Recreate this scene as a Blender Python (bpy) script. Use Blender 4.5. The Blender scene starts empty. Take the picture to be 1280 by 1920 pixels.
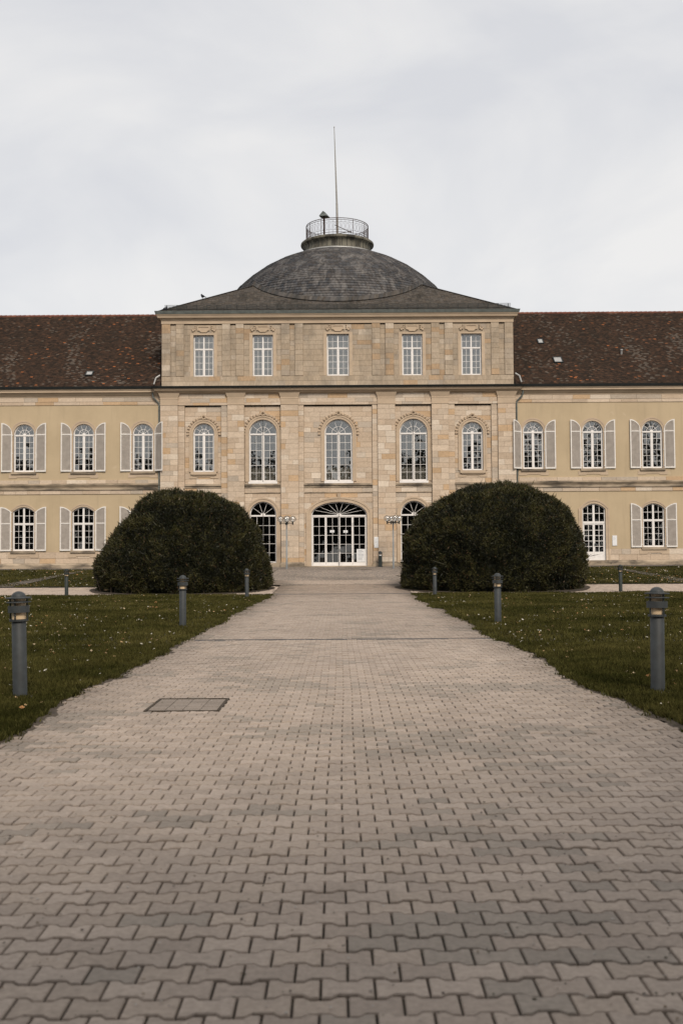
import bpy, math, random
import numpy as np
from mathutils import Vector, Matrix, noise
random.seed(7)
RNG = np.random.default_rng(7)
R = math.radians
sc = bpy.context.scene
COL = sc.collection

# ------------------------------------------------------------------ camera
CAM_H = 1.58
cam = bpy.data.cameras.new('camera')
cam.sensor_fit = 'VERTICAL'; cam.sensor_height = 36.0; cam.sensor_width = 24.0
cam.lens = 2050 / 1920 * 36.0
cam.clip_start = 0.1; cam.clip_end = 2000
cam.dof.use_dof = True; cam.dof.focus_distance = 68.0; cam.dof.aperture_fstop = 3.5
camo = bpy.data.objects.new('camera', cam); COL.objects.link(camo)
camo.location = (0, 0, CAM_H)
camo.rotation_euler = (Matrix.Rotation(R(90) + math.atan(90 / 2050), 3, 'X') @ Matrix.Rotation(-0.0062, 3, 'Z')).to_euler()
sc.camera = camo

# ------------------------------------------------------------------ sky, sun, exposure
SUN_EL, SUN_AZ = R(40), R(163)          # azimuth clockwise from +Y (the view direction)
w = bpy.data.worlds.new('World'); sc.world = w; w.use_nodes = True
nt = w.node_tree; nt.nodes.clear()
def wn(t, **k):
    n = nt.nodes.new(t)
    for a, b in k.items(): setattr(n, a, b)
    return n
out = wn('ShaderNodeOutputWorld')
sky = wn('ShaderNodeTexSky', sky_type='NISHITA', sun_disc=False, sun_elevation=SUN_EL, sun_rotation=SUN_AZ)
bg1 = wn('ShaderNodeBackground'); bg1.inputs['Strength'].default_value = 0.10
nt.links.new(sky.outputs[0], bg1.inputs['Color'])
tc = wn('ShaderNodeTexCoord')
mp = wn('ShaderNodeMapping'); mp.inputs['Scale'].default_value = (1.0, 1.0, 1.9)
mp.inputs['Rotation'].default_value = (0.15, 0.35, 0.4)
nt.links.new(tc.outputs['Generated'], mp.inputs[0])
no = wn('ShaderNodeTexNoise'); no.inputs['Scale'].default_value = 4.2; no.inputs['Detail'].default_value = 6.0
no.inputs['Roughness'].default_value = 0.5; no.inputs['Distortion'].default_value = 0.5
nt.links.new(mp.outputs[0], no.inputs['Vector'])
cr = wn('ShaderNodeValToRGB')
cr.color_ramp.elements[0].position = 0.34; cr.color_ramp.elements[0].color = (0.695, 0.698, 0.72, 1)
cr.color_ramp.elements[1].position = 0.66; cr.color_ramp.elements[1].color = (0.855, 0.838, 0.818, 1)
e = cr.color_ramp.elements.new(0.5); e.color = (0.775, 0.77, 0.772, 1)
nt.links.new(no.outputs['Fac'], cr.inputs[0])
bg2 = wn('ShaderNodeBackground'); bg2.inputs['Strength'].default_value = 0.74
nt.links.new(cr.outputs[0], bg2.inputs['Color'])
mx = wn('ShaderNodeMixShader'); mx.inputs[0].default_value = 0.93
nt.links.new(bg1.outputs[0], mx.inputs[1]); nt.links.new(bg2.outputs[0], mx.inputs[2])
nt.links.new(mx.outputs[0], out.inputs[0])

sun = bpy.data.lights.new('sun', 'SUN'); sun.energy = 2.0; sun.angle = R(18); sun.color = (1.0, 0.88, 0.74)
suno = bpy.data.objects.new('sun', sun); COL.objects.link(suno)
sd = Vector((math.sin(SUN_AZ) * math.cos(SUN_EL), math.cos(SUN_AZ) * math.cos(SUN_EL), math.sin(SUN_EL)))
suno.rotation_euler = sd.to_track_quat('Z', 'Y').to_euler(); suno.location = (30, -30, 40)

sc.view_settings.view_transform = 'Standard'; sc.view_settings.look = 'None'
sc.view_settings.exposure = 0.5; sc.view_settings.gamma = 1.0; sc.view_settings.use_curve_mapping = False
sc.cycles.max_bounces = 6; sc.cycles.transparent_max_bounces = 12

# ------------------------------------------------------------------ materials
def new_mat(name):
    m = bpy.data.materials.new(name); m.use_nodes = True
    return m, m.node_tree.nodes, m.node_tree.links, m.node_tree.nodes['Principled BSDF']

def nnode(nodes, t, **k):
    n = nodes.new(t)
    for a, b in k.items():
        if a in n.inputs.keys(): n.inputs[a].default_value = b
        else: setattr(n, a, b)
    return n

def mixc(nodes, links, a, b, fac, mode='MIX'):
    n = nodes.new('ShaderNodeMix'); n.data_type = 'RGBA'; n.blend_type = mode
    for sock, v in ((n.inputs[6], a), (n.inputs[7], b), (n.inputs[0], fac)):
        if hasattr(v, 'links') or hasattr(v, 'is_linked'): links.new(v, sock)
        else: sock.default_value = v
    return n.outputs[2]

def ramp(nodes, links, src, p0, p1, c0=(0, 0, 0, 1), c1=(1, 1, 1, 1)):
    n = nodes.new('ShaderNodeValToRGB')
    n.color_ramp.elements[0].position = p0; n.color_ramp.elements[0].color = c0
    n.color_ramp.elements[1].position = p1; n.color_ramp.elements[1].color = c1
    links.new(src, n.inputs[0]); return n.outputs[0]

def wpos(nodes, links, scale=(1, 1, 1)):
    g = nodes.new('ShaderNodeNewGeometry'); m = nodes.new('ShaderNodeMapping')
    m.inputs['Scale'].default_value = scale; links.new(g.outputs['Position'], m.inputs[0]); return m.outputs[0]

def noisef(nodes, links, vec, scale, detail=4, rough=0.55, dist=0.0):
    n = nnode(nodes, 'ShaderNodeTexNoise', Scale=scale, Detail=detail, Roughness=rough, Distortion=dist)
    links.new(vec, n.inputs['Vector']); return n.outputs['Fac']

def bump(nodes, links, h, bsdf, strength, dist):
    b = nnode(nodes, 'ShaderNodeBump', Strength=strength, Distance=dist)
    links.new(h, b.inputs['Height']); links.new(b.outputs[0], bsdf.inputs['Normal'])

def tone_socket(nodes, links):
    a = nodes.new('ShaderNodeAttribute'); a.attribute_name = 'tone'
    o = nodes.new('ShaderNodeObjectInfo')
    return mixc(nodes, links, a.outputs['Color'], o.outputs['Color'], 1.0, 'ADD')

def m_tone(name, dark=(0.05, 0.045, 0.04, 1), stain=0.0, sscale=0.8, grain=18.0, rough=0.9, bstr=0.25, bdist=0.01, stretch=(1, 1, 1), vary=0.3, sp=(0.52, 0.74)):
    """colour of each piece comes with the piece (attribute or object colour); noise adds grain and weather stains"""
    m, n, l, b = new_mat(name)
    t = tone_socket(n, l)
    p = wpos(n, l, stretch)
    g = noisef(n, l, p, grain, 5, 0.65)
    c = mixc(n, l, t, ramp(n, l, g, 0.25, 0.8, (1 - vary,) * 3 + (1,), (1 + vary * 0.6,) * 3 + (1,)), 1.0, 'MULTIPLY')
    if stain:
        s = ramp(n, l, noisef(n, l, p, sscale, 7, 0.68, 0.4), sp[0], sp[1], (0, 0, 0, 1), (stain,) * 3 + (1,))
        c = mixc(n, l, c, dark, s)
    l.new(c, b.inputs['Base Color'])
    b.inputs['Roughness'].default_value = rough; b.inputs['Specular IOR Level'].default_value = 0.25
    bump(n, l, g, b, bstr, bdist)
    return m

def m_plain(name, col, rough=0.7, vary=0.25, scale=6.0, metal=0.0, col2=None, p=(0.35, 0.7), bstr=0.0, bdist=0.005, stretch=(1, 1, 1), detail=6, spec=0.3):
    m, n, l, b = new_mat(name)
    v = wpos(n, l, stretch)
    f = noisef(n, l, v, scale, detail, 0.62)
    c2 = col2 if col2 else tuple(x * (1 - vary) for x in col)
    l.new(mixc(n, l, col + (1,), c2 + (1,), ramp(n, l, f, p[0], p[1])), b.inputs['Base Color'])
    b.inputs['Roughness'].default_value = rough; b.inputs['Metallic'].default_value = metal
    b.inputs['Specular IOR Level'].default_value = spec
    if bstr: bump(n, l, f, b, bstr, bdist)
    return m

def m_glass(name, refl=0.16, tint=(0.75, 0.76, 0.75), rough=0.012, glossc=(0.95, 0.94, 0.92)):
    m, n, l, b = new_mat(name); n.remove(b)
    o = n['Material Output']
    tr = nnode(n, 'ShaderNodeBsdfTransparent'); tr.inputs[0].default_value = tint + (1,)
    gl = nnode(n, 'ShaderNodeBsdfGlossy', Roughness=rough); gl.inputs[0].default_value = glossc + (1,)
    bp = nnode(n, 'ShaderNodeBump', Strength=0.04, Distance=0.02)
    l.new(noisef(n, l, wpos(n, l), 0.9, 1), bp.inputs['Height']); l.new(bp.outputs[0], gl.inputs['Normal'])
    lw = nnode(n, 'ShaderNodeLayerWeight', Blend=0.25)
    ma = nnode(n, 'ShaderNodeMath', operation='MULTIPLY_ADD'); ma.inputs[1].default_value = 0.6; ma.inputs[2].default_value = refl
    l.new(lw.outputs['Fresnel'], ma.inputs[0])
    ms = nnode(n, 'ShaderNodeMixShader'); l.new(ma.outputs[0], ms.inputs[0])
    l.new(tr.outputs[0], ms.inputs[1]); l.new(gl.outputs[0], ms.inputs[2]); l.new(ms.outputs[0], o.inputs[0])
    return m

MAT = {}
MAT['stone'] = m_tone('sandstone', stain=0.35, sscale=0.55, grain=7.0, vary=0.22, stretch=(1, 1, 1.7), dark=(0.27, 0.20, 0.14, 1))
MAT['stone_top'] = m_tone('weathered_sandstone', stain=0.7, sscale=0.6, grain=7.0, vary=0.25, stretch=(1.5, 1, 0.6), dark=(0.17, 0.145, 0.115, 1), sp=(0.47, 0.72))
MAT['joint'] = m_plain('mortar_joint', (0.36, 0.285, 0.21), 0.95, 0.4, 3.0)
MAT['mould'] = m_plain('moulded_sandstone', (0.52, 0.41, 0.30), 0.9, 0, 0.9, col2=(0.40, 0.315, 0.23), p=(0.3, 0.75), bstr=0.15, stretch=(1, 1, 2.5))
MAT['stained'] = m_plain('stained_sandstone', (0.42, 0.34, 0.25), 0.95, 0, 0.75, col2=(0.07, 0.06, 0.05), p=(0.42, 0.66), bstr=0.2, stretch=(0.7, 1, 2.2), detail=9)
MAT['stucco'] = m_plain('cream_stucco', (0.48, 0.385, 0.258), 0.95, 0, 0.42, col2=(0.415, 0.33, 0.218), p=(0.38, 0.75), bstr=0.05)
def m_stucco():
    m, n, l, b = new_mat('cream_stucco'); p = wpos(n, l)
    c = mixc(n, l, (0.49, 0.392, 0.262, 1), (0.43, 0.342, 0.226, 1), ramp(n, l, noisef(n, l, p, 0.42, 6, 0.62), 0.36, 0.72))
    st = ramp(n, l, noisef(n, l, wpos(n, l, (2.6, 1, 0.22)), 0.9, 6, 0.65), 0.52, 0.8, (0, 0, 0, 1), (0.4, 0.4, 0.4, 1))
    c = mixc(n, l, c, (0.30, 0.24, 0.165, 1), st)
    pa = ramp(n, l, noisef(n, l, p, 1.7, 2, 0.4), 0.70, 0.74, (0, 0, 0, 1), (0.35, 0.35, 0.35, 1))
    c = mixc(n, l, c, (0.55, 0.45, 0.32, 1), pa)
    l.new(c, b.inputs['Base Color']); b.inputs['Roughness'].default_value = 0.95; b.inputs['Specular IOR Level'].default_value = 0.2
    bump(n, l, noisef(n, l, p, 14.0, 4), b, 0.12, 0.01); return m
MAT['stucco'] = m_stucco()
MAT['slate'] = m_tone('slate', stain=0.85, sscale=0.85, grain=9.0, vary=0.35, stretch=(1.8, 1.8, 0.22), dark=(0.185, 0.175, 0.168, 1), rough=0.62, sp=(0.48, 0.66))
MAT['slate_roof'] = m_tone('mossy_slate', stain=0.75, sscale=0.7, grain=6.0, vary=0.35, stretch=(1.4, 0.5, 0.5), dark=(0.028, 0.026, 0.022, 1), rough=0.8, sp=(0.5, 0.66))
MAT['tile'] = m_tone('clay_roof_tile', stain=0.5, sscale=0.45, grain=8.0, vary=0.4, stretch=(1.5, 0.6, 0.6), dark=(0.024, 0.019, 0.014, 1), rough=0.9, sp=(0.45, 0.72))
MAT['underlay'] = m_plain('dark_roof_board', (0.03, 0.025, 0.022), 0.95)
MAT['white'] = m_plain('white_window_paint', (0.80, 0.775, 0.755), 0.5, 0.12, 4.0)
MAT['shutter'] = m_plain('weathered_shutter_paint', (0.76, 0.735, 0.70), 0.65, 0.16, 5.0)
MAT['louvre'] = m_plain('dusty_louvre_paint', (0.62, 0.57, 0.52), 0.75, 0, 3.0, col2=(0.48, 0.435, 0.39), p=(0.35, 0.8))
MAT['glass'] = m_glass('window_glass')
MAT['glass_dark'] = m_glass('ground_floor_glass', refl=0.07)
MAT['globe'] = m_glass('clear_globe_glass', refl=0.16, tint=(0.93, 0.93, 0.92), rough=0.05)
MAT['room'] = m_plain('dark_interior', (0.035, 0.03, 0.026), 0.95, 0.5, 0.8)
MAT['curtain'] = m_plain('grey_blind', (0.42, 0.42, 0.41), 0.9, 0.2, 2.0)
MAT['gutter'] = m_plain('patinated_gutter', (0.16, 0.18, 0.172), 0.55, 0.4, 3.0, metal=0.2)
MAT['darkmetal'] = m_plain('dark_metal', (0.035, 0.04, 0.04), 0.55, 0.3, 5.0, metal=0.3)
MAT['copper'] = m_plain('oxidised_copper', (0.15, 0.14, 0.11), 0.7, 0, 1.5, col2=(0.035, 0.032, 0.025), p=(0.44, 0.60), stretch=(1, 1, 0.4))
MAT['zinc'] = m_plain('zinc_flashing', (0.42, 0.42, 0.41), 0.45, 0.2, 3.0, metal=0.3)
MAT['rust'] = m_plain('rusty_iron', (0.06, 0.035, 0.028), 0.8, 0.4, 8.0)
MAT['mast'] = m_plain('pale_mast_paint', (0.33, 0.32, 0.30), 0.5, 0.25, 5.0)
MAT['paver'] = m_tone('concrete_paver', stain=0.32, sscale=0.9, grain=32.0, vary=0.28, bstr=0.35, bdist=0.004, dark=(0.12, 0.105, 0.09, 1), sp=(0.5, 0.72))
MAT['sand'] = m_plain('dark_joint_sand', (0.045, 0.037, 0.03), 1.0, 0, 5.0, col2=(0.075, 0.066, 0.045), p=(0.45, 0.65))
MAT['cobble'] = m_tone('granite_sett', stain=0.3, sscale=0.5, grain=30.0, vary=0.3)
MAT['lawn'] = m_plain('lawn_turf', (0.046, 0.039, 0.016), 1.0, 0, 1.3, col2=(0.020, 0.021, 0.007), p=(0.35, 0.68), bstr=0.5, bdist=0.03, detail=8)
MAT['soil'] = m_plain('dark_soil', (0.075, 0.058, 0.042), 1.0, 0.6, 7.0, bstr=0.4, bdist=0.02)
MAT['gravel'] = m_plain('dark_gravel', (0.15, 0.13, 0.115), 1.0, 0, 9.0, col2=(0.06, 0.052, 0.046), p=(0.35, 0.65), bstr=0.4, bdist=0.02)
MAT['grass'] = m_tone('grass_blade', grain=1.6, vary=0.45, rough=0.75, bstr=0.0)
for _n in MAT['grass'].node_tree.nodes:
    if _n.type == 'BSDF_PRINCIPLED': _n.inputs['Specular IOR Level'].default_value = 0.05; _n.inputs['Roughness'].default_value = 1.0
MAT['leaf'] = m_tone('yew_foliage', grain=1.2, vary=0.5, rough=0.55, bstr=0.0)
MAT['bark'] = m_plain('brown_bark', (0.10, 0.075, 0.055), 0.95, 0.4, 8.0)
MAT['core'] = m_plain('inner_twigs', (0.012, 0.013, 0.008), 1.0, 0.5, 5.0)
MAT['petal'] = m_tone('petal', grain=5, vary=0.1, bstr=0)
MAT['bollard'] = m_plain('grey_powder_coat', (0.040, 0.047, 0.051), 0.6, 0, 9.0, col2=(0.026, 0.029, 0.030), p=(0.35, 0.7), metal=0.0, spec=0.4)
MAT['bollard_dark'] = m_plain('dark_green_powder_coat', (0.03, 0.038, 0.036), 0.55, 0.3, 6.0)
MAT['lens'] = m_plain('opal_lens', (0.62, 0.47, 0.30), 0.35, 0.15, 4.0)
MAT['galv'] = m_plain('galvanised_steel', (0.30, 0.32, 0.33), 0.45, 0.3, 4.0, metal=0.4, stretch=(1, 1, 0.3))
MAT['paper'] = m_plain('white_paper', (0.74, 0.75, 0.76), 0.6, 0.05, 8.0)
MAT['print'] = m_plain('grey_print', (0.36, 0.37, 0.39), 0.7, 0.1, 8.0)
MAT['galvd'] = m_plain('dull_grating_steel', (0.13, 0.13, 0.135), 0.6, 0.4, 10.0, metal=0.3)
MAT['iron'] = m_plain('cast_iron', (0.055, 0.052, 0.05), 0.65, 0.4, 10.0, metal=0.3)
MAT['bird'] = m_plain('black_feathers', (0.015, 0.016, 0.022), 0.5, 0.3, 20.0)

# ------------------------------------------------------------------ mesh builder
class MB:
    def __init__(s): s.v = []; s.f = []; s.tone = []; s.cur = None
    def add(s, vs, fs):
        o = len(s.v); s.v += [tuple(p) for p in vs]; s.f += [tuple(i + o for i in f) for f in fs]
        if s.cur is not None: s.tone += [s.cur] * len(vs)
    def fbox(s, x0, x1, y0, y1, z0, z1, p0=0, p1=0):
        """box whose bottom is grown by p0 and top by p1 sideways and to the front (mouldings)"""
        a, b = p0, p1
        s.add([(x0 - a, y0 - a, z0), (x1 + a, y0 - a, z0), (x1 + a, y1 + a, z0), (x0 - a, y1 + a, z0),
               (x0 - b, y0 - b, z1), (x1 + b, y0 - b, z1), (x1 + b, y1 + b, z1), (x0 - b, y1 + b, z1)],
              [(0, 3, 2, 1), (4, 5, 6, 7), (0, 1, 5, 4), (1, 2, 6, 5), (2, 3, 7, 6), (3, 0, 4, 7)])
    box = fbox
    def prism(s, pts, y0, y1, back=False):
        n = len(pts)
        vs = [(x, y0, z) for x, z in pts] + [(x, y1, z) for x, z in pts]
        fs = [tuple(range(n))] + [(i, i + n, (i + 1) % n + n, (i + 1) % n) for i in range(n)]
        if back: fs.append(tuple(range(2 * n - 1, n - 1, -1)))
        s.add(vs, fs)
    def ring(s, a, b, y0, y1, closed=True):
        """solid between two outlines of equal point count (x,z)"""
        n = len(a)
        vs = [(x, y0, z) for x, z in a] + [(x, y0, z) for x, z in b] + [(x, y1, z) for x, z in a] + [(x, y1, z) for x, z in b]
        fs = []
        for i in range(n if closed else n - 1):
            j = (i + 1) % n
            fs += [(i, j, n + j, n + i), (i, 2 * n + i, 2 * n + j, j), (n + i, n + j, 3 * n + j, 3 * n + i), (2 * n + i, 3 * n + i, 3 * n + j, 2 * n + j)]
        if not closed:
            fs += [(0, n, 3 * n, 2 * n), (n - 1, 3 * n - 1, 4 * n - 1, 2 * n - 1)]
        s.add(vs, fs)
    def bar(s, p, q, r, r2=None, n=6, cap=True):
        p, q = Vector(p), Vector(q); r2 = r if r2 is None else r2
        d = (q - p).normalized(); u = d.orthogonal().normalized(); v = d.cross(u)
        vs = []
        for c, rr in ((p, r), (q, r2)):
            for k in range(n):
                t = 2 * math.pi * k / n; vs.append(c + u * (rr * math.cos(t)) + v * (rr * math.sin(t)))
        fs = [(k, (k + 1) % n, n + (k + 1) % n, n + k) for k in range(n)]
        if cap: fs += [tuple(range(n - 1, -1, -1)), tuple(range(n, 2 * n))]
        s.add(vs, fs)
    def tube(s, pts, r, n=6):
        for a, b in zip(pts[:-1], pts[1:]): s.bar(a, b, r, r, n)
    def lathe(s, prof, n=24, c=(0, 0, 0)):
        vs = []; m = len(prof)
        for k in range(n):
            t = 2 * math.pi * k / n
            for r, z in prof: vs.append((c[0] + r * math.cos(t), c[1] + r * math.sin(t), c[2] + z))
        fs = []
        for k in range(n):
            j = (k + 1) % n
            for i in range(m - 1): fs.append((k * m + i, j * m + i, j * m + i + 1, k * m + i + 1))
        s.add(vs, fs)
    def ball(s, c, rx, ry, rz, n=8, m=5):
        s2 = [(math.sin(math.pi * i / m), -math.cos(math.pi * i / m)) for i in range(m + 1)]
        vs = []
        for k in range(n):
            t = 2 * math.pi * k / n
            for r, z in s2: vs.append((c[0] + rx * r * math.cos(t), c[1] + ry * r * math.sin(t), c[2] + rz * z))
        fs = []
        for k in range(n):
            j = (k + 1) % n
            for i in range(m): fs.append((k * (m + 1) + i, j * (m + 1) + i, j * (m + 1) + i + 1, k * (m + 1) + i + 1))
        s.add(vs, fs)
    def mesh(s, name, mat, smooth=False):
        me = bpy.data.meshes.new(name); me.from_pydata(s.v, [], s.f); me.materials.append(MAT[mat])
        if s.tone:
            a = me.attributes.new('tone', 'FLOAT_COLOR', 'POINT')
            a.data.foreach_set('color', np.array([c + (1.0,) for c in s.tone], dtype=np.float32).ravel())
        if smooth:
            me.polygons.foreach_set('use_smooth', [True] * len(me.polygons))
            me.set_sharp_from_angle(angle=R(40))
        me.update(); return me
    def build(s, name, mat, parent=None, smooth=False, loc=None, kind=None):
        return link(name, s.mesh(name, mat, smooth), parent, loc, kind)

def link(name, data, parent=None, loc=None, kind=None):
    o = bpy.data.objects.new(name, data); COL.objects.link(o); o.color = (0, 0, 0, 1)
    if parent: o.parent = parent
    if loc is not None: o.location = loc
    if kind: o['kind'] = kind
    return o

def np_mesh(name, verts, faces, mat, tone=None):
    """verts (N,3), faces (M,k)"""
    me = bpy.data.meshes.new(name); M, k = faces.shape
    me.vertices.add(len(verts)); me.vertices.foreach_set('co', verts.astype(np.float32).ravel())
    me.loops.add(M * k); me.loops.foreach_set('vertex_index', faces.astype(np.int32).ravel())
    me.polygons.add(M); me.polygons.foreach_set('loop_start', np.arange(0, M * k, k, dtype=np.int32))
    me.update(calc_edges=True); me.materials.append(MAT[mat])
    if tone is not None:
        a = me.attributes.new('tone', 'FLOAT_COLOR', 'POINT')
        t4 = np.ones((len(verts), 4), dtype=np.float32); t4[:, :3] = tone
        a.data.foreach_set('color', t4.ravel())
    return me

def thing(name, label, cat, loc=(0, 0, 0), group=None, rz=0.0):
    o = link(name, None, None, loc); o.rotation_euler = (0, 0, rz); o.empty_display_size = 0.3
    tag(o, label, cat, group); return o
def tag(o, label, cat, group=None):
    o['label'] = label; o['category'] = cat
    if group: o['group'] = group
    return o
def copy_tree(o, parent=None):
    c = o.copy(); COL.objects.link(c); c.parent = parent
    for ch in list(o.children): copy_tree(ch, c)
    return c

def g(y):
    """height of the ground: level, then a gentle rise to the palace"""
    t = (y - 51.5) / 2.0
    s = 2.0 * math.log1p(math.exp(min(t, 30))) if t < 30 else (y - 51.5)
    return min(0.0525 * s, 1.13)
def g_np(y):
    t = np.clip((y - 51.5) / 2.0, -40, 40)
    return np.minimum(0.0525 * 2.0 * np.log1p(np.exp(t)), 1.13)

# ------------------------------------------------------------------ ground, paths
def sheet(name, x0, x1, y0, y1, dz, mat, nx=1, step=1.0, kind='structure'):
    ny = max(1, int((y1 - y0) / step)); m = MB()
    vs = []; fs = []
    for j in range(ny + 1):
        y = y0 + (y1 - y0) * j / ny
        for i in range(nx + 1): vs.append((x0 + (x1 - x0) * i / nx, y, g(y) + dz))
    for j in range(ny):
        for i in range(nx):
            a = j * (nx + 1) + i; fs.append((a, a + 1, a + nx + 2, a + nx + 1))
    m.add(vs, fs); return m.build(name, mat, kind=kind)
m = MB(); ys = [-400, 40] + [45 + 0.75 * i for i in range(40)] + [76, 400]
for a, b in zip(ys[:-1], ys[1:]):
    m.add([(-400, a, g(a) - 0.07), (400, a, g(a) - 0.07), (400, b, g(b) - 0.07), (-400, b, g(b) - 0.07)], [(0, 1, 2, 3)])
m.build('ground', 'soil', kind='structure')
D = 73.2; ZG = 1.13; BX = -0.2          # palace front line, floor level and axis
PW = 3.18
path = sheet('path', -PW, PW, -3, 57.3, -0.019, 'sand')
fore = sheet('forecourt', -10.2, 10.2, 57.3, D + 0.3, -0.014, 'sand')
side_l = sheet('side_path', -70, -PW - 0.02, 49.6, 56.3, -0.016, 'sand')
side_r = sheet('side_path', PW + 0.02, 70, 49.6, 56.3, -0.016, 'sand')
sheet('gravel_strip', -70, -10.22, 71.35, D + 0.4, 0.004, 'gravel')
sheet('gravel_strip', 10.22, 70, 71.35, D + 0.4, 0.004, 'gravel')

def n2(x, y, s, o=0.0): return noise.noise(Vector((x * s, y * s, o)))

# bone-shaped interlocking pavers
PL, PP, PA = 0.200, 0.157, 0.0145
def bone(gap, gy=0.0022):
    h = PL / 2 - gap; xs = [-h, -0.062, -0.036, 0.036, 0.062, h]
    up = [(x, PP / 2 - gap - gy + (PA if abs(x) > 0.05 else -PA)) for x in xs]
    return [(x, -y) for x, y in up] + up[::-1]
PAL_P = [(0.375, 0.306, 0.250), (0.352, 0.288, 0.238), (0.395, 0.325, 0.27)]
def paver_tone(x, y):
    c = PAL_P[random.randrange(3)]
    k = n2(x, y, 0.55) * 0.6 + n2(x * 0.5, y, 1.7, 3.0) * 0.5
    if k + random.uniform(-0.22, 0.22) > 0.24: c = (0.295, 0.25, 0.208)
    b = 1 + random.uniform(-0.07, 0.07) + 0.10 * n2(x, y, 0.22, 8.0)
    edge = max(0.0, (abs(x) - 2.3) / 0.9); b *= 1 - 0.42 * edge * (0.6 + 0.8 * abs(n2(x, y, 1.1, 5.0)))
    return tuple(q * b for q in c)
outer, inner = bone(0.0046), bone(0.0090)
rings_v = np.array([(x, y, 0.0) for x, y in inner] + [(x, y, -0.006) for x, y in outer] + [(x, y, -0.025) for x, y in outer])
far_v = np.array([(x, y, 0.0) for x, y in outer] + [(x, y, -0.025) for x, y in outer])
N12 = 12
near_f = [tuple(range(N12))] + [(N12 + i, N12 + (i + 1) % N12, (i + 1) % N12, i) for i in range(N12)] + [(2 * N12 + i, 2 * N12 + (i + 1) % N12, N12 + (i + 1) % N12, N12 + i) for i in range(N12)]
far_f = [tuple(range(N12))] + [(N12 + i, N12 + (i + 1) % N12, (i + 1) % N12, i) for i in range(N12)]
pm = MB(); pm.add([tuple(p) for p in rings_v], near_f); paver_me = pm.mesh('paver', 'paver')
MANHOLE = (-2.10, -1.30, 11.62, 12.66)
DRAINS = [(21.9, 0.20), (50.0, 0.30)]
cells = []
for j in range(int((57.2 - 1.6) / PP)):
    y = 1.6 + j * PP
    if any(abs(y - d) < PP * 0.42 + wd / 2 for d, wd in DRAINS): continue
    for i in range(-17, 18):
        x = i * PL + (PL / 2 if j % 2 else 0) + 0.012 * math.sin(y * 0.55) + 0.01 * n2(0, y, 0.3)
        if abs(x) > PW - 0.06: continue
        if MANHOLE[0] + 0.07 < x < MANHOLE[1] - 0.07 and MANHOLE[2] - 0.05 < y < MANHOLE[3] + 0.05: continue
        cells.append((x, y))
vis = [c for c in cells if c[1] > 3.45 and abs(c[0]) < 0.3125 * c[1] + 0.05]
single = set(sorted(vis, key=lambda c: c[1])[:300])
V = []; F = []; T = []; off = 0
for (x, y) in cells:
    z = g(y) + random.gauss(0, 0.0022) + 0.008 * n2(x, y, 0.6, 2.0)
    a = random.gauss(0, 0.006); t = paver_tone(x, y)
    if (x, y) in single:
        o = link('paver', paver_me, path, (x, y, z)); o.color = t + (1,); o.rotation_euler = (random.gauss(0, 0.009), random.gauss(0, 0.007), a); continue
    base, fl = (rings_v, near_f) if y < 16 else (far_v, far_f)
    ca, sa = math.cos(a), math.sin(a)
    v = base.copy(); v[:, 0] = base[:, 0] * ca - base[:, 1] * sa + x; v[:, 1] = base[:, 0] * sa + base[:, 1] * ca + y; v[:, 2] += z
    if MANHOLE[2] - 0.05 < y < MANHOLE[3] + 0.05:
        if abs(x - MANHOLE[0]) < 0.12: v[:, 0] = np.minimum(v[:, 0], MANHOLE[0] - 0.004)
        elif abs(x - MANHOLE[1]) < 0.12: v[:, 0] = np.maximum(v[:, 0], MANHOLE[1] + 0.004)
    tilt = random.gauss(0, 0.008); v[:, 2] += (v[:, 0] - x) * tilt
    V.append(v); F += [tuple(k + off for k in f) for f in fl]; T.append(np.tile(t, (len(v), 1))); off += len(v)
me = bpy.data.meshes.new('paver_field'); me.from_pydata(np.concatenate(V).tolist(), [], F); me.materials.append(MAT['paver'])
a = me.attributes.new('tone', 'FLOAT_COLOR', 'POINT'); t4 = np.ones((off, 4), dtype=np.float32); t4[:, :3] = np.concatenate(T); a.data.foreach_set('color', t4.ravel())
link('paver_field', me, path, kind='stuff')

def block_field(name, parent, x0, x1, y0, y1, w, h, tonef, mat, dz=0.0, jit=0.15, gap=0.012, fan=False):
    """small setts or slabs, each its own raised block, joined because they are only a pixel or two across"""
    vs = []; fs = []; ts = []; k = 0; j = 0; y = y0
    while y < y1 - h * 0.5:
        x = x0 + (w / 2 if j % 2 else 0)
        while x < x1 - w * 0.4:
            ww = w * (1 + random.uniform(-jit, jit)); cx, cy = x + ww / 2, y + h / 2
            z = g(cy) + dz + random.gauss(0, 0.003); xx0, xx1 = x + gap / 2, min(x + ww - gap / 2, x1); yy0, yy1 = y + gap / 2, y + h - gap / 2
            yo = 0.05 * math.sin(cx * 1.9) if fan else 0.0
            s = 0.010
            vs += [(xx0, yy0 + yo, z - 0.02), (xx1, yy0 + yo, z - 0.02), (xx1, yy1 + yo, z - 0.02), (xx0, yy1 + yo, z - 0.02),
                   (xx0 + s, yy0 + s + yo, z), (xx1 - s, yy0 + s + yo, z), (xx1 - s, yy1 - s + yo, z), (xx0 + s, yy1 - s + yo, z)]
            fs += [(k + 4, k + 5, k + 6, k + 7), (k, k + 1, k + 5, k + 4), (k + 1, k + 2, k + 6, k + 5), (k + 2, k + 3, k + 7, k + 6), (k + 3, k, k + 4, k + 7)]
            ts += [tonef(cx, cy)] * 8; k += 8; x += ww
        y += h; j += 1
    return link(name, np_mesh(name, np.array(vs), np.array(fs), mat, np.array(ts)), parent, kind='stuff')
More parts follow.
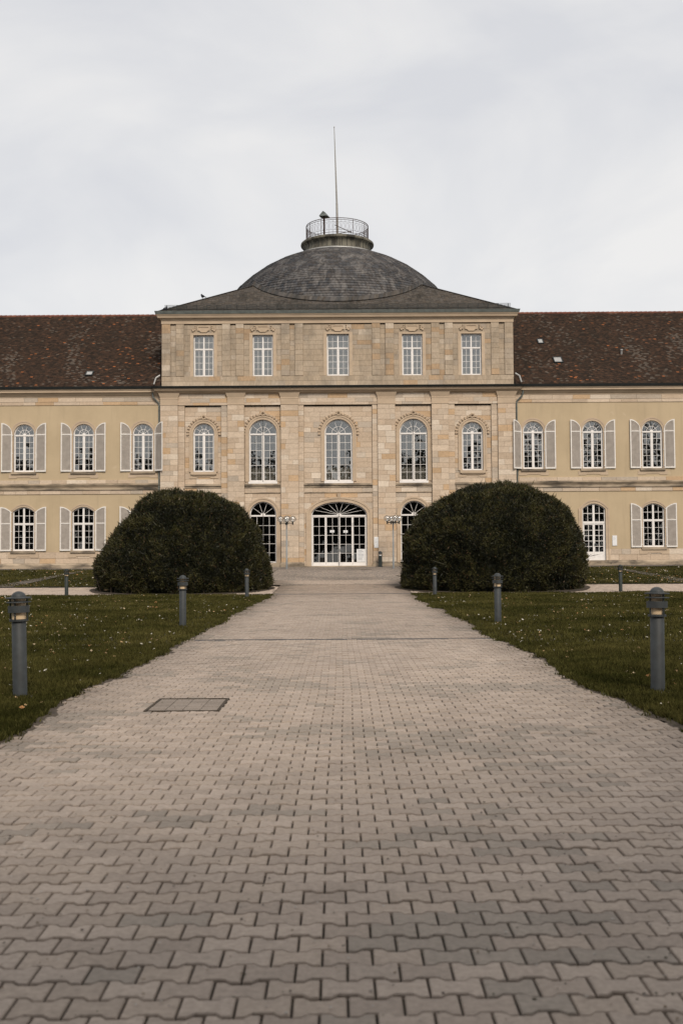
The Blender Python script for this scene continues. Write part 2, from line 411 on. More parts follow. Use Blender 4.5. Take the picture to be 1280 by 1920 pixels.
def sett_tone(x, y):
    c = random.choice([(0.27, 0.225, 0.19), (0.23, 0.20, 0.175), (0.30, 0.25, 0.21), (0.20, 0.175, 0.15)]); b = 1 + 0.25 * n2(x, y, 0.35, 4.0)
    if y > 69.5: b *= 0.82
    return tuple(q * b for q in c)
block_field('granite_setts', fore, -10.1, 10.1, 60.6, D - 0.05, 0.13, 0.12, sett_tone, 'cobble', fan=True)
block_field('paver_band', fore, -10.1, 10.1, 57.35, 60.55, 0.2, 0.16, paver_tone, 'paver', jit=0.02)
block_field('side_pavers', side_l, -26, -PW - 0.05, 49.65, 56.25, 0.4, 0.3, lambda x, y: tuple(q * 1.12 for q in random.choice(PAL_P)), 'paver', jit=0.02)
block_field('side_pavers', side_r, PW + 0.05, 26, 49.65, 56.25, 0.4, 0.3, lambda x, y: tuple(q * 1.12 for q in random.choice(PAL_P)), 'paver', jit=0.02)

# diagonal foot tracks across the back lawns
for s, (xa, ya, xb, yb) in ((-1, (-17.6, 56.2, -16.6, 70.0)), (1, (18.3, 56.2, 17.4, 70.0))):
    m = MB(); n = 14; vs = []
    for i in range(n + 1):
        t = i / n; y = ya + (yb - ya) * t; x = xa + (xb - xa) * t * (1.0 + 0.15 * t); hw = 0.6 - 0.4 * t
        vs += [(x - hw, y, g(y) + 0.035), (x + hw, y, g(y) + 0.035)]
    m.add(vs, [(2 * i, 2 * i + 1, 2 * i + 3, 2 * i + 2) for i in range(n)]); m.build('foot_track', 'gravel', kind='structure')

def edge_off(sx, y): return 0.26 * n2(sx * 7.0, y, 0.33, 1.5) + 0.10 * n2(sx * 3.0, y, 1.1, 2.0) + 0.06 * n2(sx, y, 4.5, 7.0) + 0.03
# lawns with hummocks and a ragged edge
def lawn(name, x0, x1, y0, y1, ragged=True, step=0.25):
    sx = 1 if x1 > x0 else -1; W = abs(x1 - x0)
    xs = [0, 0.06, 0.14, 0.25] + list(np.arange(0.5, min(W, 16), step * 1.6)) + ([W] if W > 16 else [])
    ys = np.arange(y0, y1 + 1e-6, step); vs = []; fs = []
    for y in ys:
        e = edge_off(sx, y) if ragged else 0
        for k, d in enumerate(xs):
            x = x0 + sx * (d + (e if d < 0.45 else 0)); z = g(y) + 0.012 + 0.035 * n2(x, y, 0.5, 1) + 0.018 * n2(x, y, 1.7, 4)
            if k == 0: z = g(y) - 0.02
            elif d < 0.2: z = g(y) + 0.004 + 0.01 * n2(x, y, 2.0)
            vs.append((x, y, z))
    n = len(xs)
    for j in range(len(ys) - 1):
        for i in range(n - 1): fs.append((j * n + i, j * n + i + 1, (j + 1) * n + i + 1, (j + 1) * n + i))
    m = MB(); m.add(vs, fs); return m.build(name, 'lawn', kind='structure', smooth=True)
LAWNS = [(-3.14, -70, -3, 49.5), (3.14, 70, -3, 49.5), (-10.3, -70, 56.4, 71.3), (10.3, 70, 56.4, 71.3)]
for L in LAWNS: lawn('lawn', *L)

for sx in (-1, 1):
    vs = []; ys = np.arange(4.0, 49.4, 0.11)
    for y in ys:
        e_ = 3.14 + edge_off(sx, y); w_ = 0.05 + 0.16 * max(0.0, n2(sx * 5, y, 0.6, 3.3) + 0.25) + 0.07 * abs(n2(sx, y, 3.5, 9)); z = g(y) + 0.0035 + 0.004 * n2(sx, y, 5.0, 1)
        vs += [(sx * (e_ - w_), y, z - 0.004), (sx * (e_ - w_ * .45), y, z + 0.003), (sx * (e_ + 0.12), y, z + 0.004)]
    m = MB(); m.add(vs, [(3 * i + k, 3 * i + k + 1, 3 * i + k + 4, 3 * i + k + 3) for i in range(len(ys) - 1) for k in (0, 1)]); m.build('soil_edge', 'soil', kind='structure')

def blades(n, xr, yr, hh, ww, name, par=None):
    """grass: one bent blade is one triangle pair"""
    x = RNG.uniform(*xr, n) if not callable(xr) else xr(n); y = yr(n) if callable(yr) else RNG.uniform(*yr, n)
    return x, y
def lawn_z(x, y): return g(y) + 0.012 + 0.035 * n2(x, y, 0.5, 1) + 0.018 * n2(x, y, 1.7, 4)
gv = []; gt = []
def add_grass(count, side, ymin, ymax, x_in, hmul, power):
    for _ in range(count):
        u = random.random() ** power; y = ymin + (ymax - ymin) * u
        xm = 0.3125 * y + 0.6; x0 = x_in - 0.07 + edge_off(side, y)
        if xm < x0: continue
        x = side * random.uniform(x0, xm)
        d = y; hgt = (0.035 + 0.03 * random.random()) * hmul * (1 + 0.5 * max(0, n2(x, y, 0.8, 6)))
        wd = 0.006 + 0.00042 * d
        z = lawn_z(x, y) - 0.008
        if abs(x) < x_in + 0.2 + edge_off(side, y): z = g(y) - 0.004; hgt *= 0.9
        a = random.random() * 6.283; lx, ly = math.cos(a) * hgt * 0.5, math.sin(a) * hgt * 0.5
        b = random.random() * 3.1416; wx, wy = math.cos(b) * wd, math.sin(b) * wd
        gv.append(((x - wx, y - wy, z), (x + wx, y + wy, z), (x + lx, y + ly, z + hgt)))
        k = n2(x, y, 0.45, 9) * 0.7 + n2(x, y, 2.3, 2) * 0.4 + random.uniform(-0.3, 0.3)
        q = min(1, max(0, 0.5 + k))
        c0, c1 = (0.030, 0.032, 0.0075), (0.092, 0.082, 0.026)
        gt.append(tuple(c0[i] * (1 - q) + c1[i] * q for i in range(3)))
for s in (-1, 1):
    add_grass(45000, s, 9.4, 20, 3.14, 1.25, 1.0); add_grass(95000, s, 16, 49.5, 3.14, 1.35, 0.8); add_grass(22000, s, 56.5, 71.2, 10.3, 1.2, 1.0)
for s_ in (-1, 1):
    for _ in range(16000):      # fringe creeping over the path edge
        y = 8.5 + 41 * random.random() ** 0.9; cl = n2(s_, y, 2.2, 17) + n2(s_, y, 7.0, 5) * .6
        if cl < random.uniform(-.5, .3): continue
        x = s_ * (3.14 + edge_off(s_, y) - abs(random.gauss(0, 0.06 + 0.05 * max(0, cl))) + 0.05); h_ = random.uniform(.03, .075) * (1 + .4 * max(0, cl)); wd = 0.006 + 0.0004 * y; a_ = random.random() * 6.28
        b_ = random.random() * 3.14; wx, wy = math.cos(b_) * wd, math.sin(b_) * wd; z = g(y) - .004
        gv.append(((x - wx, y - wy, z), (x + wx, y + wy, z), (x + math.cos(a_) * h_ * .7, y + math.sin(a_) * h_ * .7, z + h_))); q = random.random()
        gt.append((.03 + .06 * q, .032 + .052 * q, .008 + .02 * q))
gv = np.array(gv).reshape(-1, 3); gt = np.repeat(np.array(gt), 3, axis=0)
o = link('grass', np_mesh('grass', gv, np.arange(len(gv)).reshape(-1, 3), 'grass', gt), kind='stuff')
tag(o, 'short dark green grass blades covering the lawns', 'grass')

def litter(name, n, tones, size, label, cat, flat=0.4, xin=3.3, back=0.2):
    vs = []; ts = []; k = 0
    while k < n:
        s = random.choice((-1, 1))
        if random.random() < back: y = random.uniform(56.6, 71); x0 = 10.5
        else: y = 9.6 + 39.5 * random.random() ** 0.75; x0 = xin
        xm = 0.3125 * y + 0.3
        if xm < x0: continue
        x = s * random.uniform(x0, xm)
        if 1.4 * n2(x, y, 0.35, 12 + len(name)) + 0.8 * n2(x, y, 1.3, 3) + random.uniform(-0.4, 0.4) < 0: continue
        z = lawn_z(x, y) + random.uniform(0.015, 0.045); r = size * random.uniform(0.6, 1.3) * (0.55 + 0.02 * y)
        a = random.random() * 6.28; t1, t2 = random.uniform(-flat, flat), random.uniform(-flat, flat)
        c, q = math.cos(a) * r, math.sin(a) * r; e = 0.62
        vs += [(x - c, y - q, z - r * t1), (x + q * e, y - c * e, z - r * t2), (x + c, y + q, z + r * t1), (x - q * e, y + c * e, z + r * t2)]
        ts += [random.choice(tones)] * 4; k += 1
    o = link(name, np_mesh(name, np.array(vs), np.arange(len(vs)).reshape(-1, 4), 'petal', np.array(ts)), kind='stuff'); tag(o, label, cat)
litter('daisies', 1500, [(0.50, 0.47, 0.40), (0.42, 0.39, 0.32), (0.60, 0.57, 0.5)], 0.027, 'tiny white daisies scattered over the lawns', 'daisies', 0.5)
litter('fallen_leaves', 1500, [(0.40, 0.27, 0.14), (0.34, 0.17, 0.07), (0.46, 0.36, 0.24), (0.25, 0.16, 0.09)], 0.036, 'small dry brown leaves scattered over the lawns', 'leaves', 0.5, back=0.35)
# crumbs of soil and moss along the path edges
vs = []; ts = []
for _ in range(16000):
    s = random.choice((-1, 1)); y = 6 + 43 * random.random() ** 0.8; x = s * (PW + 0.1 - abs(random.gauss(0, 0.26))); r = random.uniform(0.008, 0.022) * (0.6 + y * 0.018)
    if n2(x, y, 0.7, 21) < random.uniform(-0.35, 0.4): continue
    z = g(y) + 0.004; a = random.random() * 6.28; c, q = math.cos(a) * r, math.sin(a) * r
    vs += [(x - c, y - q, z), (x + q * .6, y - c * .6, z + r * .25), (x + c, y + q, z + r * .3), (x - q * .6, y + c * .6, z + r * .1)]
    ts += [random.choice([(0.06, 0.05, 0.03), (0.05, 0.055, 0.02), (0.09, 0.07, 0.05), (0.16, 0.12, 0.08)])] * 4
o = link('edge_litter', np_mesh('edge_litter', np.array(vs), np.arange(len(vs)).reshape(-1, 4), 'petal', np.array(ts)), kind='stuff')
tag(o, 'dark crumbs of soil and moss along the path edges', 'litter')

# grit, droppings and bits of moss lying on the paving
vs = []; ts = []
for _ in range(1500):
    y = 3.4 + 24 * random.random() ** 1.5; x = random.uniform(-1, 1) * min(3.0, .3125 * y + .1); r = random.uniform(.003, .010) * (.7 + .03 * y); z = g(y) + .0125
    n_ = 6; k0 = random.random() * 6; c_ = random.choice([(0.42, 0.39, 0.35), (0.05, 0.04, 0.03), (0.06, 0.055, 0.03), (0.20, 0.15, 0.10), (0.34, 0.30, 0.26)])
    ring_ = [(x + r * random.uniform(.6, 1.3) * math.cos(k0 + 6.283 * k / n_), y + r * random.uniform(.6, 1.3) * math.sin(k0 + 6.283 * k / n_), z - .006) for k in range(n_)]
    for k in range(0, n_, 2): vs += [(x, y, z - .004 + r * .3), ring_[k], ring_[(k + 1) % n_], ring_[(k + 2) % n_]]; ts += [c_] * 4
o = link('path_grit', np_mesh('path_grit', np.array(vs), np.arange(len(vs)).reshape(-1, 4), 'petal', np.array(ts)), kind='stuff'); tag(o, 'scattered grit, moss bits and pale specks on the paving', 'grit')

# ------------------------------------------------------------------ openings and windows
class Op:
    """arched opening: half width a, sill zb, springing zs, rise b (ellipse), seg=True for a shallow segment"""
    def __init__(s, cx, a, zb, zs, b, seg=False): s.cx, s.a, s.zb, s.zs, s.b, s.seg = cx, a, zb, zs, b, seg; s.top = zs + b
    def hw(s, z, d=0.0):
        a, b = s.a + d, s.b + d
        if z < s.zb - 1e-6 or z > s.zs + b: return 0.0
        if z <= s.zs or s.b == 0: return a
        t = (z - s.zs) / b
        return a * math.sqrt(max(0, 1 - t)) if s.seg else a * math.sqrt(max(0, 1 - t * t))
    def outline(s, d=0.0, db=None, n=20):
        db = d if db is None else db
        a, b = s.a + d, s.b + d
        p = [(s.cx - a, s.zb - db), (s.cx + a, s.zb - db)]
        if s.b == 0: return p + [(s.cx + a, s.zs + d), (s.cx - a, s.zs + d)]
        for k in range(n + 1):
            t = math.pi * k / n; c = math.cos(t)
            z = s.zs + (b * (1 - c * c) if s.seg else b * math.sin(t))
            if s.seg: z = s.zs + b * (1 - c * c) if s.seg else z
            p.append((s.cx + a * c, z))
        return p
    def topz(s, x, d=0.0):
        u = (x - s.cx) / (s.a + d)
        if abs(u) >= 1: return s.zs
        if s.b == 0: return s.zs + d
        return s.zs + (s.b + d) * ((1 - u * u) if s.seg else math.sqrt(1 - u * u))

def pieces(x0, x1, z0, z1, ops):
    """polygons of the rectangle minus the openings"""
    hit = [o for o in ops if o.zb < z1 - 1e-6 and o.top > z0 + 1e-6 and o.cx - o.a < x1 - 1e-6 and o.cx + o.a > x0 + 1e-6]
    if not hit: return [[(x0, z0), (x1, z0), (x1, z1), (x0, z1)]]
    o = hit[0]; zs = {z0, z1}
    for z in (o.zb, o.zs, o.top):
        if z0 < z < z1: zs.add(z)
    for k in range(1, 10):
        z = o.zs + o.b * math.sin(math.pi / 2 * k / 10)
        if z0 < z < z1: zs.add(z)
    zs = sorted(zs); res = []
    lo = [z for z in zs]
    if o.zb > z0 + 1e-6: res.append([(x0, z0), (x1, z0), (x1, o.zb), (x0, o.zb)]); lo = [z for z in lo if z >= o.zb - 1e-9]
    hi_full = None
    if o.top < z1 - 1e-6: hi_full = [(x0, o.top), (x1, o.top), (x1, z1), (x0, z1)]; lo = [z for z in lo if z <= o.top + 1e-9]
    for sgn in (-1, 1):
        edge = [(min(x1, max(x0, o.cx + sgn * o.hw(z))), z) for z in lo]
        flat = x0 if sgn < 0 else x1
        if max(abs(ex - flat) for ex, _ in edge) < 0.004: continue
        if sgn < 0: poly = [(x0, lo[0])] + edge + [(x0, lo[-1])]
        else: poly = [(x1, lo[-1])] + edge[::-1] + [(x1, lo[0])]
        cl = []
        for q in poly:
            if not cl or (abs(q[0] - cl[-1][0]) + abs(q[1] - cl[-1][1])) > 1e-5: cl.append(q)
        if len(cl) > 2 and abs(cl[0][0] - cl[-1][0]) + abs(cl[0][1] - cl[-1][1]) < 1e-5: cl.pop()
        if len(cl) > 2: res.append(cl)
    if hi_full: res.append(hi_full)
    return res

def shrink(poly, gp):
    """pull a polygon in from the block's own bounding edges"""
    xs = [p[0] for p in poly]; zs = [p[1] for p in poly]; x0, x1, z0, z1 = min(xs), max(xs), min(zs), max(zs)
    if x1 - x0 < 3 * gp or z1 - z0 < 3 * gp: return None
    return [(min(max(x, x0 + gp), x1 - gp), min(max(z, z0 + gp), z1 - gp)) for x, z in poly]

um = MB(); um.box(-0.5, 0.5, 0.0, 1.0, -0.5, 0.5); unit_block = um.mesh('stone_block', 'stone'); 
um2 = MB(); um2.box(-0.5, 0.5, 0.0, 1.0, -0.5, 0.5); unit_block_top = um2.mesh('stone_block', 'stone_top')
PAL_S = [((0.57, 0.465, 0.36), 0.42), ((0.53, 0.42, 0.315), 0.30), ((0.53, 0.375, 0.235), 0.14), ((0.47, 0.40, 0.325), 0.07), ((0.63, 0.54, 0.44), 0.07)]
PAL_T = [((0.435, 0.355, 0.268), 0.42), ((0.405, 0.325, 0.24), 0.30), ((0.43, 0.305, 0.195), 0.09), ((0.395, 0.33, 0.26), 0.13), ((0.52, 0.44, 0.35), 0.06)]
def stone_tone(pal):
    u = random.random(); acc = 0
    for c, wgt in pal:
        acc += wgt
        if u <= acc: break
    b = 1 + random.gauss(0, 0.05); return tuple(min(0.75, q * b) for q in c)

class Masonry:
    """collects blocks of a wall; the largest become objects of their own, the rest one joined part"""
    def __init__(s, wall, limit=300): s.wall, s.limit, s.items = wall, limit, []
    def region(s, x0, x1, z0, z1, yf, ops, pal, top=False, hmin=0.30, hmax=0.42, wmin=0.55, wmax=1.25, depth=0.09, gap=0.007):
        z = z0; courses = []
        n = max(1, round((z1 - z0) / ((hmin + hmax) / 2))); hs = [random.uniform(hmin, hmax) for _ in range(n)]; k = (z1 - z0) / sum(hs)
        for h in hs: courses.append((z, z + h * k)); z += h * k
        for ci, (a, b) in enumerate(courses):
            x = x0; W = x1 - x0; first = True
            while x < x1 - 1e-6:
                w_ = random.uniform(wmin, wmax)
                if first and W > wmin: w_ *= random.uniform(0.4, 1.0); first = False
                xe = x + w_
                if x1 - xe < wmin * 0.45: xe = x1
                t = stone_tone(pal)
                for poly in pieces(x, xe, a, b, ops):
                    q = shrink(poly, gap)
                    if q: s.items.append((q, yf + random.uniform(-0.004, 0.004), depth, t, top))
                x = xe
    def finish(s):
        def area(p): return 0.5 * abs(sum(p[i][0] * p[(i + 1) % len(p)][1] - p[(i + 1) % len(p)][0] * p[i][1] for i in range(len(p))))
        s.items.sort(key=lambda it: -area(it[0])); cnt = 0; st = {False: MB(), True: MB()}
        for q, y, dep, t, top in s.items:
            rect = len(q) == 4 and abs(q[0][1] - q[1][1]) < 1e-6 and abs(q[1][0] - q[2][0]) < 1e-6
            if rect and cnt < s.limit:
                x0, x1, z0, z1 = q[0][0], q[1][0], q[0][1], q[2][1]
                o = link('stone_block', unit_block_top if top else unit_block, s.wall, ((x0 + x1) / 2, y, (z0 + z1) / 2))
                o.scale = (x1 - x0, dep, z1 - z0); o.color = t + (1,); cnt += 1
            else:
                mb = st[top]; mb.cur = t; mb.prism(q, y, y + dep)
        for top, mb in st.items():
            if mb.v: mb.build('stonework', 'stone_top' if top else 'stone', s.wall, kind='stuff')

def backing(mb, x0, x1, z0, z1, yf, yb, ops):
    cuts = sorted({z0, z1} | {z for o in ops for z in (o.zb, o.top) if z0 < z < z1 and o.cx - o.a < x1 and o.cx + o.a > x0})
    xs = sorted({x0, x1} | {(p.cx + q.cx) / 2 for p in ops for q in ops if p is not q and x0 < (p.cx + q.cx) / 2 < x1 and abs(p.cx - q.cx) < 6})
    for xa, xb in zip(xs[:-1], xs[1:]):
        for a, b in zip(cuts[:-1], cuts[1:]):
            for p in pieces(xa, xb, a, b, ops): mb.prism(p, yf, yb)

pane_cache = {}
def add_pane(win, poly, y, mat='glass', tilt=0.006):
    cx = sum(p[0] for p in poly) / len(poly); cz = sum(p[1] for p in poly) / len(poly)
    key = (mat,) + tuple((round(p[0] - cx, 3), round(p[1] - cz, 3)) for p in poly)
    me = pane_cache.get(key)
    if me is None:
        mb = MB(); mb.prism([(p[0] - cx, p[1] - cz) for p in poly], 0, 0.005, back=True); me = pane_cache[key] = mb.mesh('pane', mat)
    o = link('pane', me, win, (cx, y, cz)); o.rotation_euler = (random.gauss(0, tilt * 0.6), 0, random.gauss(0, tilt))
    return o

def grid_panes(win, bars, op, x0, x1, z0, z1, nx, nz, y, bw=0.028, mat='glass', arch=False, ybar=None):
    dx, dz = (x1 - x0) / nx, (z1 - z0) / nz; yb = y - 0.012 if ybar is None else ybar
    for i in range(nx):
        for j in range(nz):
            a, b, c, d = x0 + i * dx, x0 + (i + 1) * dx, z0 + j * dz, z0 + (j + 1) * dz
            if arch and j == nz - 1:
                ta, tb = op.topz(a, -0.07), op.topz(b, -0.07); tm = op.topz((a + b) / 2, -0.07)
                add_pane(win, [(a, c), (b, c), (b, max(tb, c + .05)), ((a + b) / 2, max(tm, c + .05)), (a, max(ta, c + .05))], y, mat)
            else: add_pane(win, [(a, c), (b, c), (b, d), (a, d)], y, mat)
    for i in range(1, nx):
        x = x0 + i * dx; zt = op.topz(x, -0.05) if arch else z1
        bars.box(x - bw / 2, x + bw / 2, yb, y + 0.02, z0, zt)
    for j in range(1, nz):
        z = z0 + j * dz; bars.box(x0, x1, yb - 0.002, y + 0.018, z - bw / 2, z + bw / 2)

def window(parent, op, y, kind='arch', mat='glass', rows=6, name='window', upper=2):
    """frame mesh carries the name; panes and bars are its pieces. y = outer face of the frame"""
    f = MB(); bars = MB(); fw = 0.075; cx, a = op.cx, op.a
    f.ring(op.outline(0), op.outline(-fw), y, y + 0.09)
    win_holder = []
    zt = op.zs - 0.04 if kind == 'arch' else (op.zs - 0.06)
    win = link(name, bpy.data.meshes.new(name), parent)
    gy = y + 0.045
    if kind in ('arch', 'fan'):
        f.box(cx - a + fw - 0.02, cx + a - fw + 0.02, y - 0.025, y + 0.088, op.zs - 0.10, op.zs + 0.0)
        # fanlight
        ri = a - fw + 0.005; sx = (op.b - fw) / (a - fw)
        hub = 0.10 if kind == 'arch' else 0.16
        nb = 5
        f.prism([(cx + hub * math.cos(t), op.zs + hub * 0.9 * math.sin(t)) for t in [math.pi * k / 8 for k in range(9)]], y + 0.01, y + 0.085)
        angs = [math.pi * k / nb for k in range(nb + 1)]
        for t in angs[1:-1]:
            c_, s_ = math.cos(t), math.sin(t); px, pz = -s_ * 0.010, c_ * 0.010
            x0_, z0_, x1_, z1_ = cx + hub * .8 * c_, op.zs + hub * .8 * s_, cx + ri * c_, op.zs + ri * sx * s_
            bars.prism([(x0_ - px, z0_ - pz), (x1_ - px, z1_ - pz), (x1_ + px, z1_ + pz), (x0_ + px, z0_ + pz)], gy - 0.02, gy + 0.02)
        rm = ri * 0.52
        if kind == 'arch':
            arc = [math.pi * k / 20 for k in range(21)]
            bars.ring([(cx + (rm + .013) * math.cos(t), op.zs + (rm + .013) * math.sin(t)) for t in arc], [(cx + (rm - .013) * math.cos(t), op.zs + (rm - .013) * math.sin(t)) for t in arc], gy - 0.018, gy + 0.018, closed=False)
        for k in range(nb):
            sub = [angs[k] + (angs[k + 1] - angs[k]) * q / 4 for q in range(5)]
            def pt(r, t): return (cx + r * math.cos(t), op.zs + r * (sx if r > rm * 1.2 or kind == 'fan' else 1) * math.sin(t))
            if kind == 'arch':
                add_pane(win, [pt(rm, sub[0])] + [pt(ri, t) for t in sub] + [pt(rm, t) for t in sub[:0:-1]], gy, mat)
                add_pane(win, [pt(hub * .7, sub[0])] + [pt(rm, t) for t in sub] + [pt(hub * .7, t) for t in sub[:0:-1]], gy + 0.001, mat)
            else: add_pane(win, [pt(hub * .7, sub[0])] + [pt(ri, t) for t in sub] + [pt(hub * .7, t) for t in sub[:0:-1]], gy, mat)
        z1 = op.zs - 0.10; z0 = op.zb + fw
    elif kind == 'rect':
        zt = op.zs - (op.zs - op.zb) * 0.335
        f.box(cx - a + fw - 0.02, cx + a - fw + 0.02, y - 0.015, y + 0.088, zt - 0.045, zt + 0.045)
        f.box(cx - 0.045, cx + 0.045, y - 0.005, y + 0.086, zt + 0.045, op.zs - fw + .02)
        for s in (-1, 1):
            xa, xb = (cx - a + fw, cx - 0.045) if s < 0 else (cx + 0.045, cx + a - fw)
            grid_panes(win, bars, op, xa, xb, zt + 0.045, op.zs - fw, 2, 2, gy, 0.021, mat)
        z0, z1 = op.zb + fw, zt - 0.045
    elif kind == 'seg':
        zt = op.zb + (op.top - op.zb) * 0.615
        f.box(cx - a + fw - 0.02, cx + a - fw + 0.02, y - 0.015, y + 0.088, zt - 0.06, zt + 0.06)
        f.box(cx - 0.06, cx + 0.06, y - 0.005, y + 0.086, zt + 0.06, op.topz(cx, -0.02))
        for s in (-1, 1):
            xa, xb = (cx - a + fw, cx - 0.06) if s < 0 else (cx + 0.06, cx + a - fw)
            grid_panes(win, bars, op, xa, xb, zt + 0.06, op.top - 0.10, 2, 2, gy, 0.03, mat, arch=True)
        z0, z1 = op.zb + fw, zt - 0.06
    if kind == 'fan':      # ground floor arcade window: four columns
        f.box(cx - a, cx + a, y + 0.002, y + 0.088, op.zb + 0.001, op.zb + 0.10)
        grid_panes(win, bars, op, cx - a + fw, cx + a - fw, z0, z1, 4, 5, gy, 0.024, mat)
    else:
        mw = 0.055 if kind != 'rect' else 0.045
        f.box(cx - mw, cx + mw, y - 0.012, y + 0.087, z0 - 0.01, z1 + 0.01)
        for s in (-1, 1):
            xa, xb = (cx - a + fw, cx - mw) if s < 0 else (cx + mw, cx + a - fw)
            # casement stiles
            f.ring([(xa, z0), (xb, z0), (xb, z1), (xa, z1)], [(xa + .03, z0 + .03), (xb - .03, z0 + .03), (xb - .03, z1 - .03), (xa + .03, z1 - .03)], y + 0.012, y + 0.08)
            grid_panes(win, bars, op, xa + .03, xb - .03, z0 + .03, z1 - .03, 2, rows, gy, 0.021, mat)
    win.data = f.mesh(name, 'white'); bars.build('glazing_bars', 'white', win)
    return win

def surround(parent, op, yf, w_=0.24, db=0.0, mat='mould', proud=(0.045, 0.075)):
    s = MB()
    o0, o1, o2 = op.outline(0.0, 0.0), op.outline(w_ * 0.62, db), op.outline(w_, db)
    n = len(o0)
    idx = list(range(1, n)) + [0]        # from bottom right round the arch to bottom left
    s.ring([o0[i] for i in idx], [o1[i] for i in idx], yf - proud[0], yf + 0.30, closed=False)
    s.ring([o1[i] for i in idx], [o2[i] for i in idx], yf - proud[1], yf + 0.10, closed=False)
    return s.build('window_surround', mat, parent)

def garland(parent, op, yf):
    """carved leaf garland over the arch with a rosette at the crown"""
    s = MB(); r = op.a + 0.36; n = int(r * 16)
    tl = [R(-5) + (math.pi + R(10)) * k / 24 for k in range(25)]
    s.ring([(op.cx + (r - .05) * math.cos(t), op.zs + (r - .05) * math.sin(t)) for t in tl], [(op.cx + (r + .05) * math.cos(t), op.zs + (r + .05) * math.sin(t)) for t in tl], yf - 0.03, yf + .02, closed=False)
    for k in range(n + 1):
        t = R(-4) + (math.pi + R(8)) * k / n
        if abs(t - math.pi / 2) < 0.16: continue
        x, z = op.cx + r * math.cos(t), op.zs + r * math.sin(t)
        for q in (-1, 1):
            s.ball((x + q * 0.04 * math.cos(t) + random.uniform(-.01, .01), yf - 0.05, z + q * 0.04 * math.sin(t)), 0.06, 0.05, 0.05, 6, 4)
        if k % 3 == 0: s.ball((x, yf - 0.085, z), 0.045, 0.045, 0.045, 6, 4)
    z = op.zs + r + 0.04
    for q in range(7):
        t = 2 * math.pi * q / 7; s.ball((op.cx + 0.13 * math.cos(t), yf - 0.07, z + 0.12 * math.sin(t)), 0.075, 0.07, 0.07, 6, 4)
    s.lathe([(0.001, 0.0), (0.05, 0.0), (0.07, 0.03)], 8, (op.cx, yf - 0.10, z))
    for q in (-1, 1):
        s.ball((op.cx + q * 0.20, yf - 0.07, z - 0.06), 0.10, 0.05, 0.06, 6, 4)
        s.ball((op.cx + q * 0.30, yf - 0.05, z - 0.12), 0.08, 0.04, 0.05, 6, 4)
    return s.build('carved_garland', 'mould', parent, smooth=True)

# ------------------------------------------------------------------ central pavilion
pav = thing('central_pavilion', 'tall sandstone central pavilion with slate dome, arched windows and glazed entrance', 'palace pavilion', (BX, D, ZG))
HWD = 11.92; DEPTH = 24.4; CYD = 12.0
w1 = [Op(s * 9.03, 0.71, 6.42, 9.0, 0.71) for s in (-1, 1)]
w2 = [Op(x, 0.935, 5.74, 9.0, 0.935) for x in (-5.05, 0.03, 5.07)]
gw = [Op(s * 5.06, 0.90, 0.28, 3.5, 0.90) for s in (-1, 1)]
gw0 = [Op(s * 9.03, 0.72, 0.9, 3.5, 0.72) for s in (-1, 1)]
door = Op(0.04, 1.87, 0.06, 3.47, 0.89)
aw = [Op(s * x, 0.69, 12.90, 15.73, 0) for s in (-1, 1) for x in (9.05, 5.05)] + [Op(0.03, 0.755, 12.92, 15.76, 0)]
low_ops = w1 + w2 + gw + gw0 + [door]

Y_PIL, Y_STR, Y_PAN = -0.12, 0.0, 0.12
back = MB()
# (x0, x1, z0, z1, y)
regs = []
for s in (-1, 1):
    def rx(a, b): return (a, b) if s > 0 else (-b, -a)
    regs += [rx(10.73, HWD) + (0.32, 10.90, Y_PIL), rx(6.29, 7.41) + (0.32, 10.90, Y_PIL), rx(2.66, 3.84) + (0.32, 10.90, Y_PIL)]
    regs += [rx(10.30, 10.73) + (0.32, 10.90, Y_STR), rx(7.41, 7.84) + (0.32, 10.90, Y_STR), rx(2.30, 2.66) + (0.32, 10.90, Y_STR)]
    regs += [rx(7.84, 10.30) + (5.60, 10.82, Y_PAN), rx(3.84, 6.29) + (5.60, 10.82, Y_PAN)]
    regs += [rx(7.84, 10.30) + (0.32, 5.00, Y_PAN - 0.04), rx(3.84, 6.29) + (0.28, 5.00, Y_PAN - 0.04)]
    regs += [rx(7.84, 10.30) + (5.00, 5.32, Y_PAN - 0.07), rx(3.84, 6.29) + (5.00, 5.32, Y_PAN - 0.07)]
regs += [(-2.30, 2.30, 5.60, 10.82, Y_PAN), (-2.30, 2.30, 0.06, 5.00, Y_PAN - 0.04), (-2.30, 2.30, 5.00, 5.32, Y_PAN - 0.07)]
ent = (-HWD, HWD, 10.90, 11.72, -0.02)     # entablature
A0 = 0.30                                   # attic set back
aregs = []
for s in (-1, 1):
    def rx(a, b): return (a, b) if s > 0 else (-b, -a)
    for p in ((11.30, 11.88), (10.38, 10.92), (7.25, 7.80), (6.34, 6.88), (3.24, 3.80), (2.33, 2.88)): aregs.append(rx(*p) + (12.93, 16.49, A0 - 0.06))
    for p in ((10.92, 11.30), (6.88, 7.25), (2.88, 3.24)): aregs.append(rx(*p) + (12.93, 16.43, A0 + 0.03))
    for p in ((7.80, 10.38), (3.80, 6.34)): aregs.append(rx(*p) + (12.90, 16.43, A0))
aregs.append((-2.33, 2.33, 12.90, 16.43, A0)); aregs.append((-11.88, 11.88, 12.26, 12.90, A0 - 0.10))
for r in regs: backing(back, r[0], r[1], r[2], r[3], r[4] + 0.012, 0.45, low_ops)
backing(back, *ent[:4], ent[4] + 0.012, 0.45, [])
for r in aregs: backing(back, r[0], r[1], r[2], r[3], r[4] + 0.012, 0.62, aw)
back.box(-HWD + 0.01, HWD - 0.01, 0.10, 0.45, -0.3, 0.06)
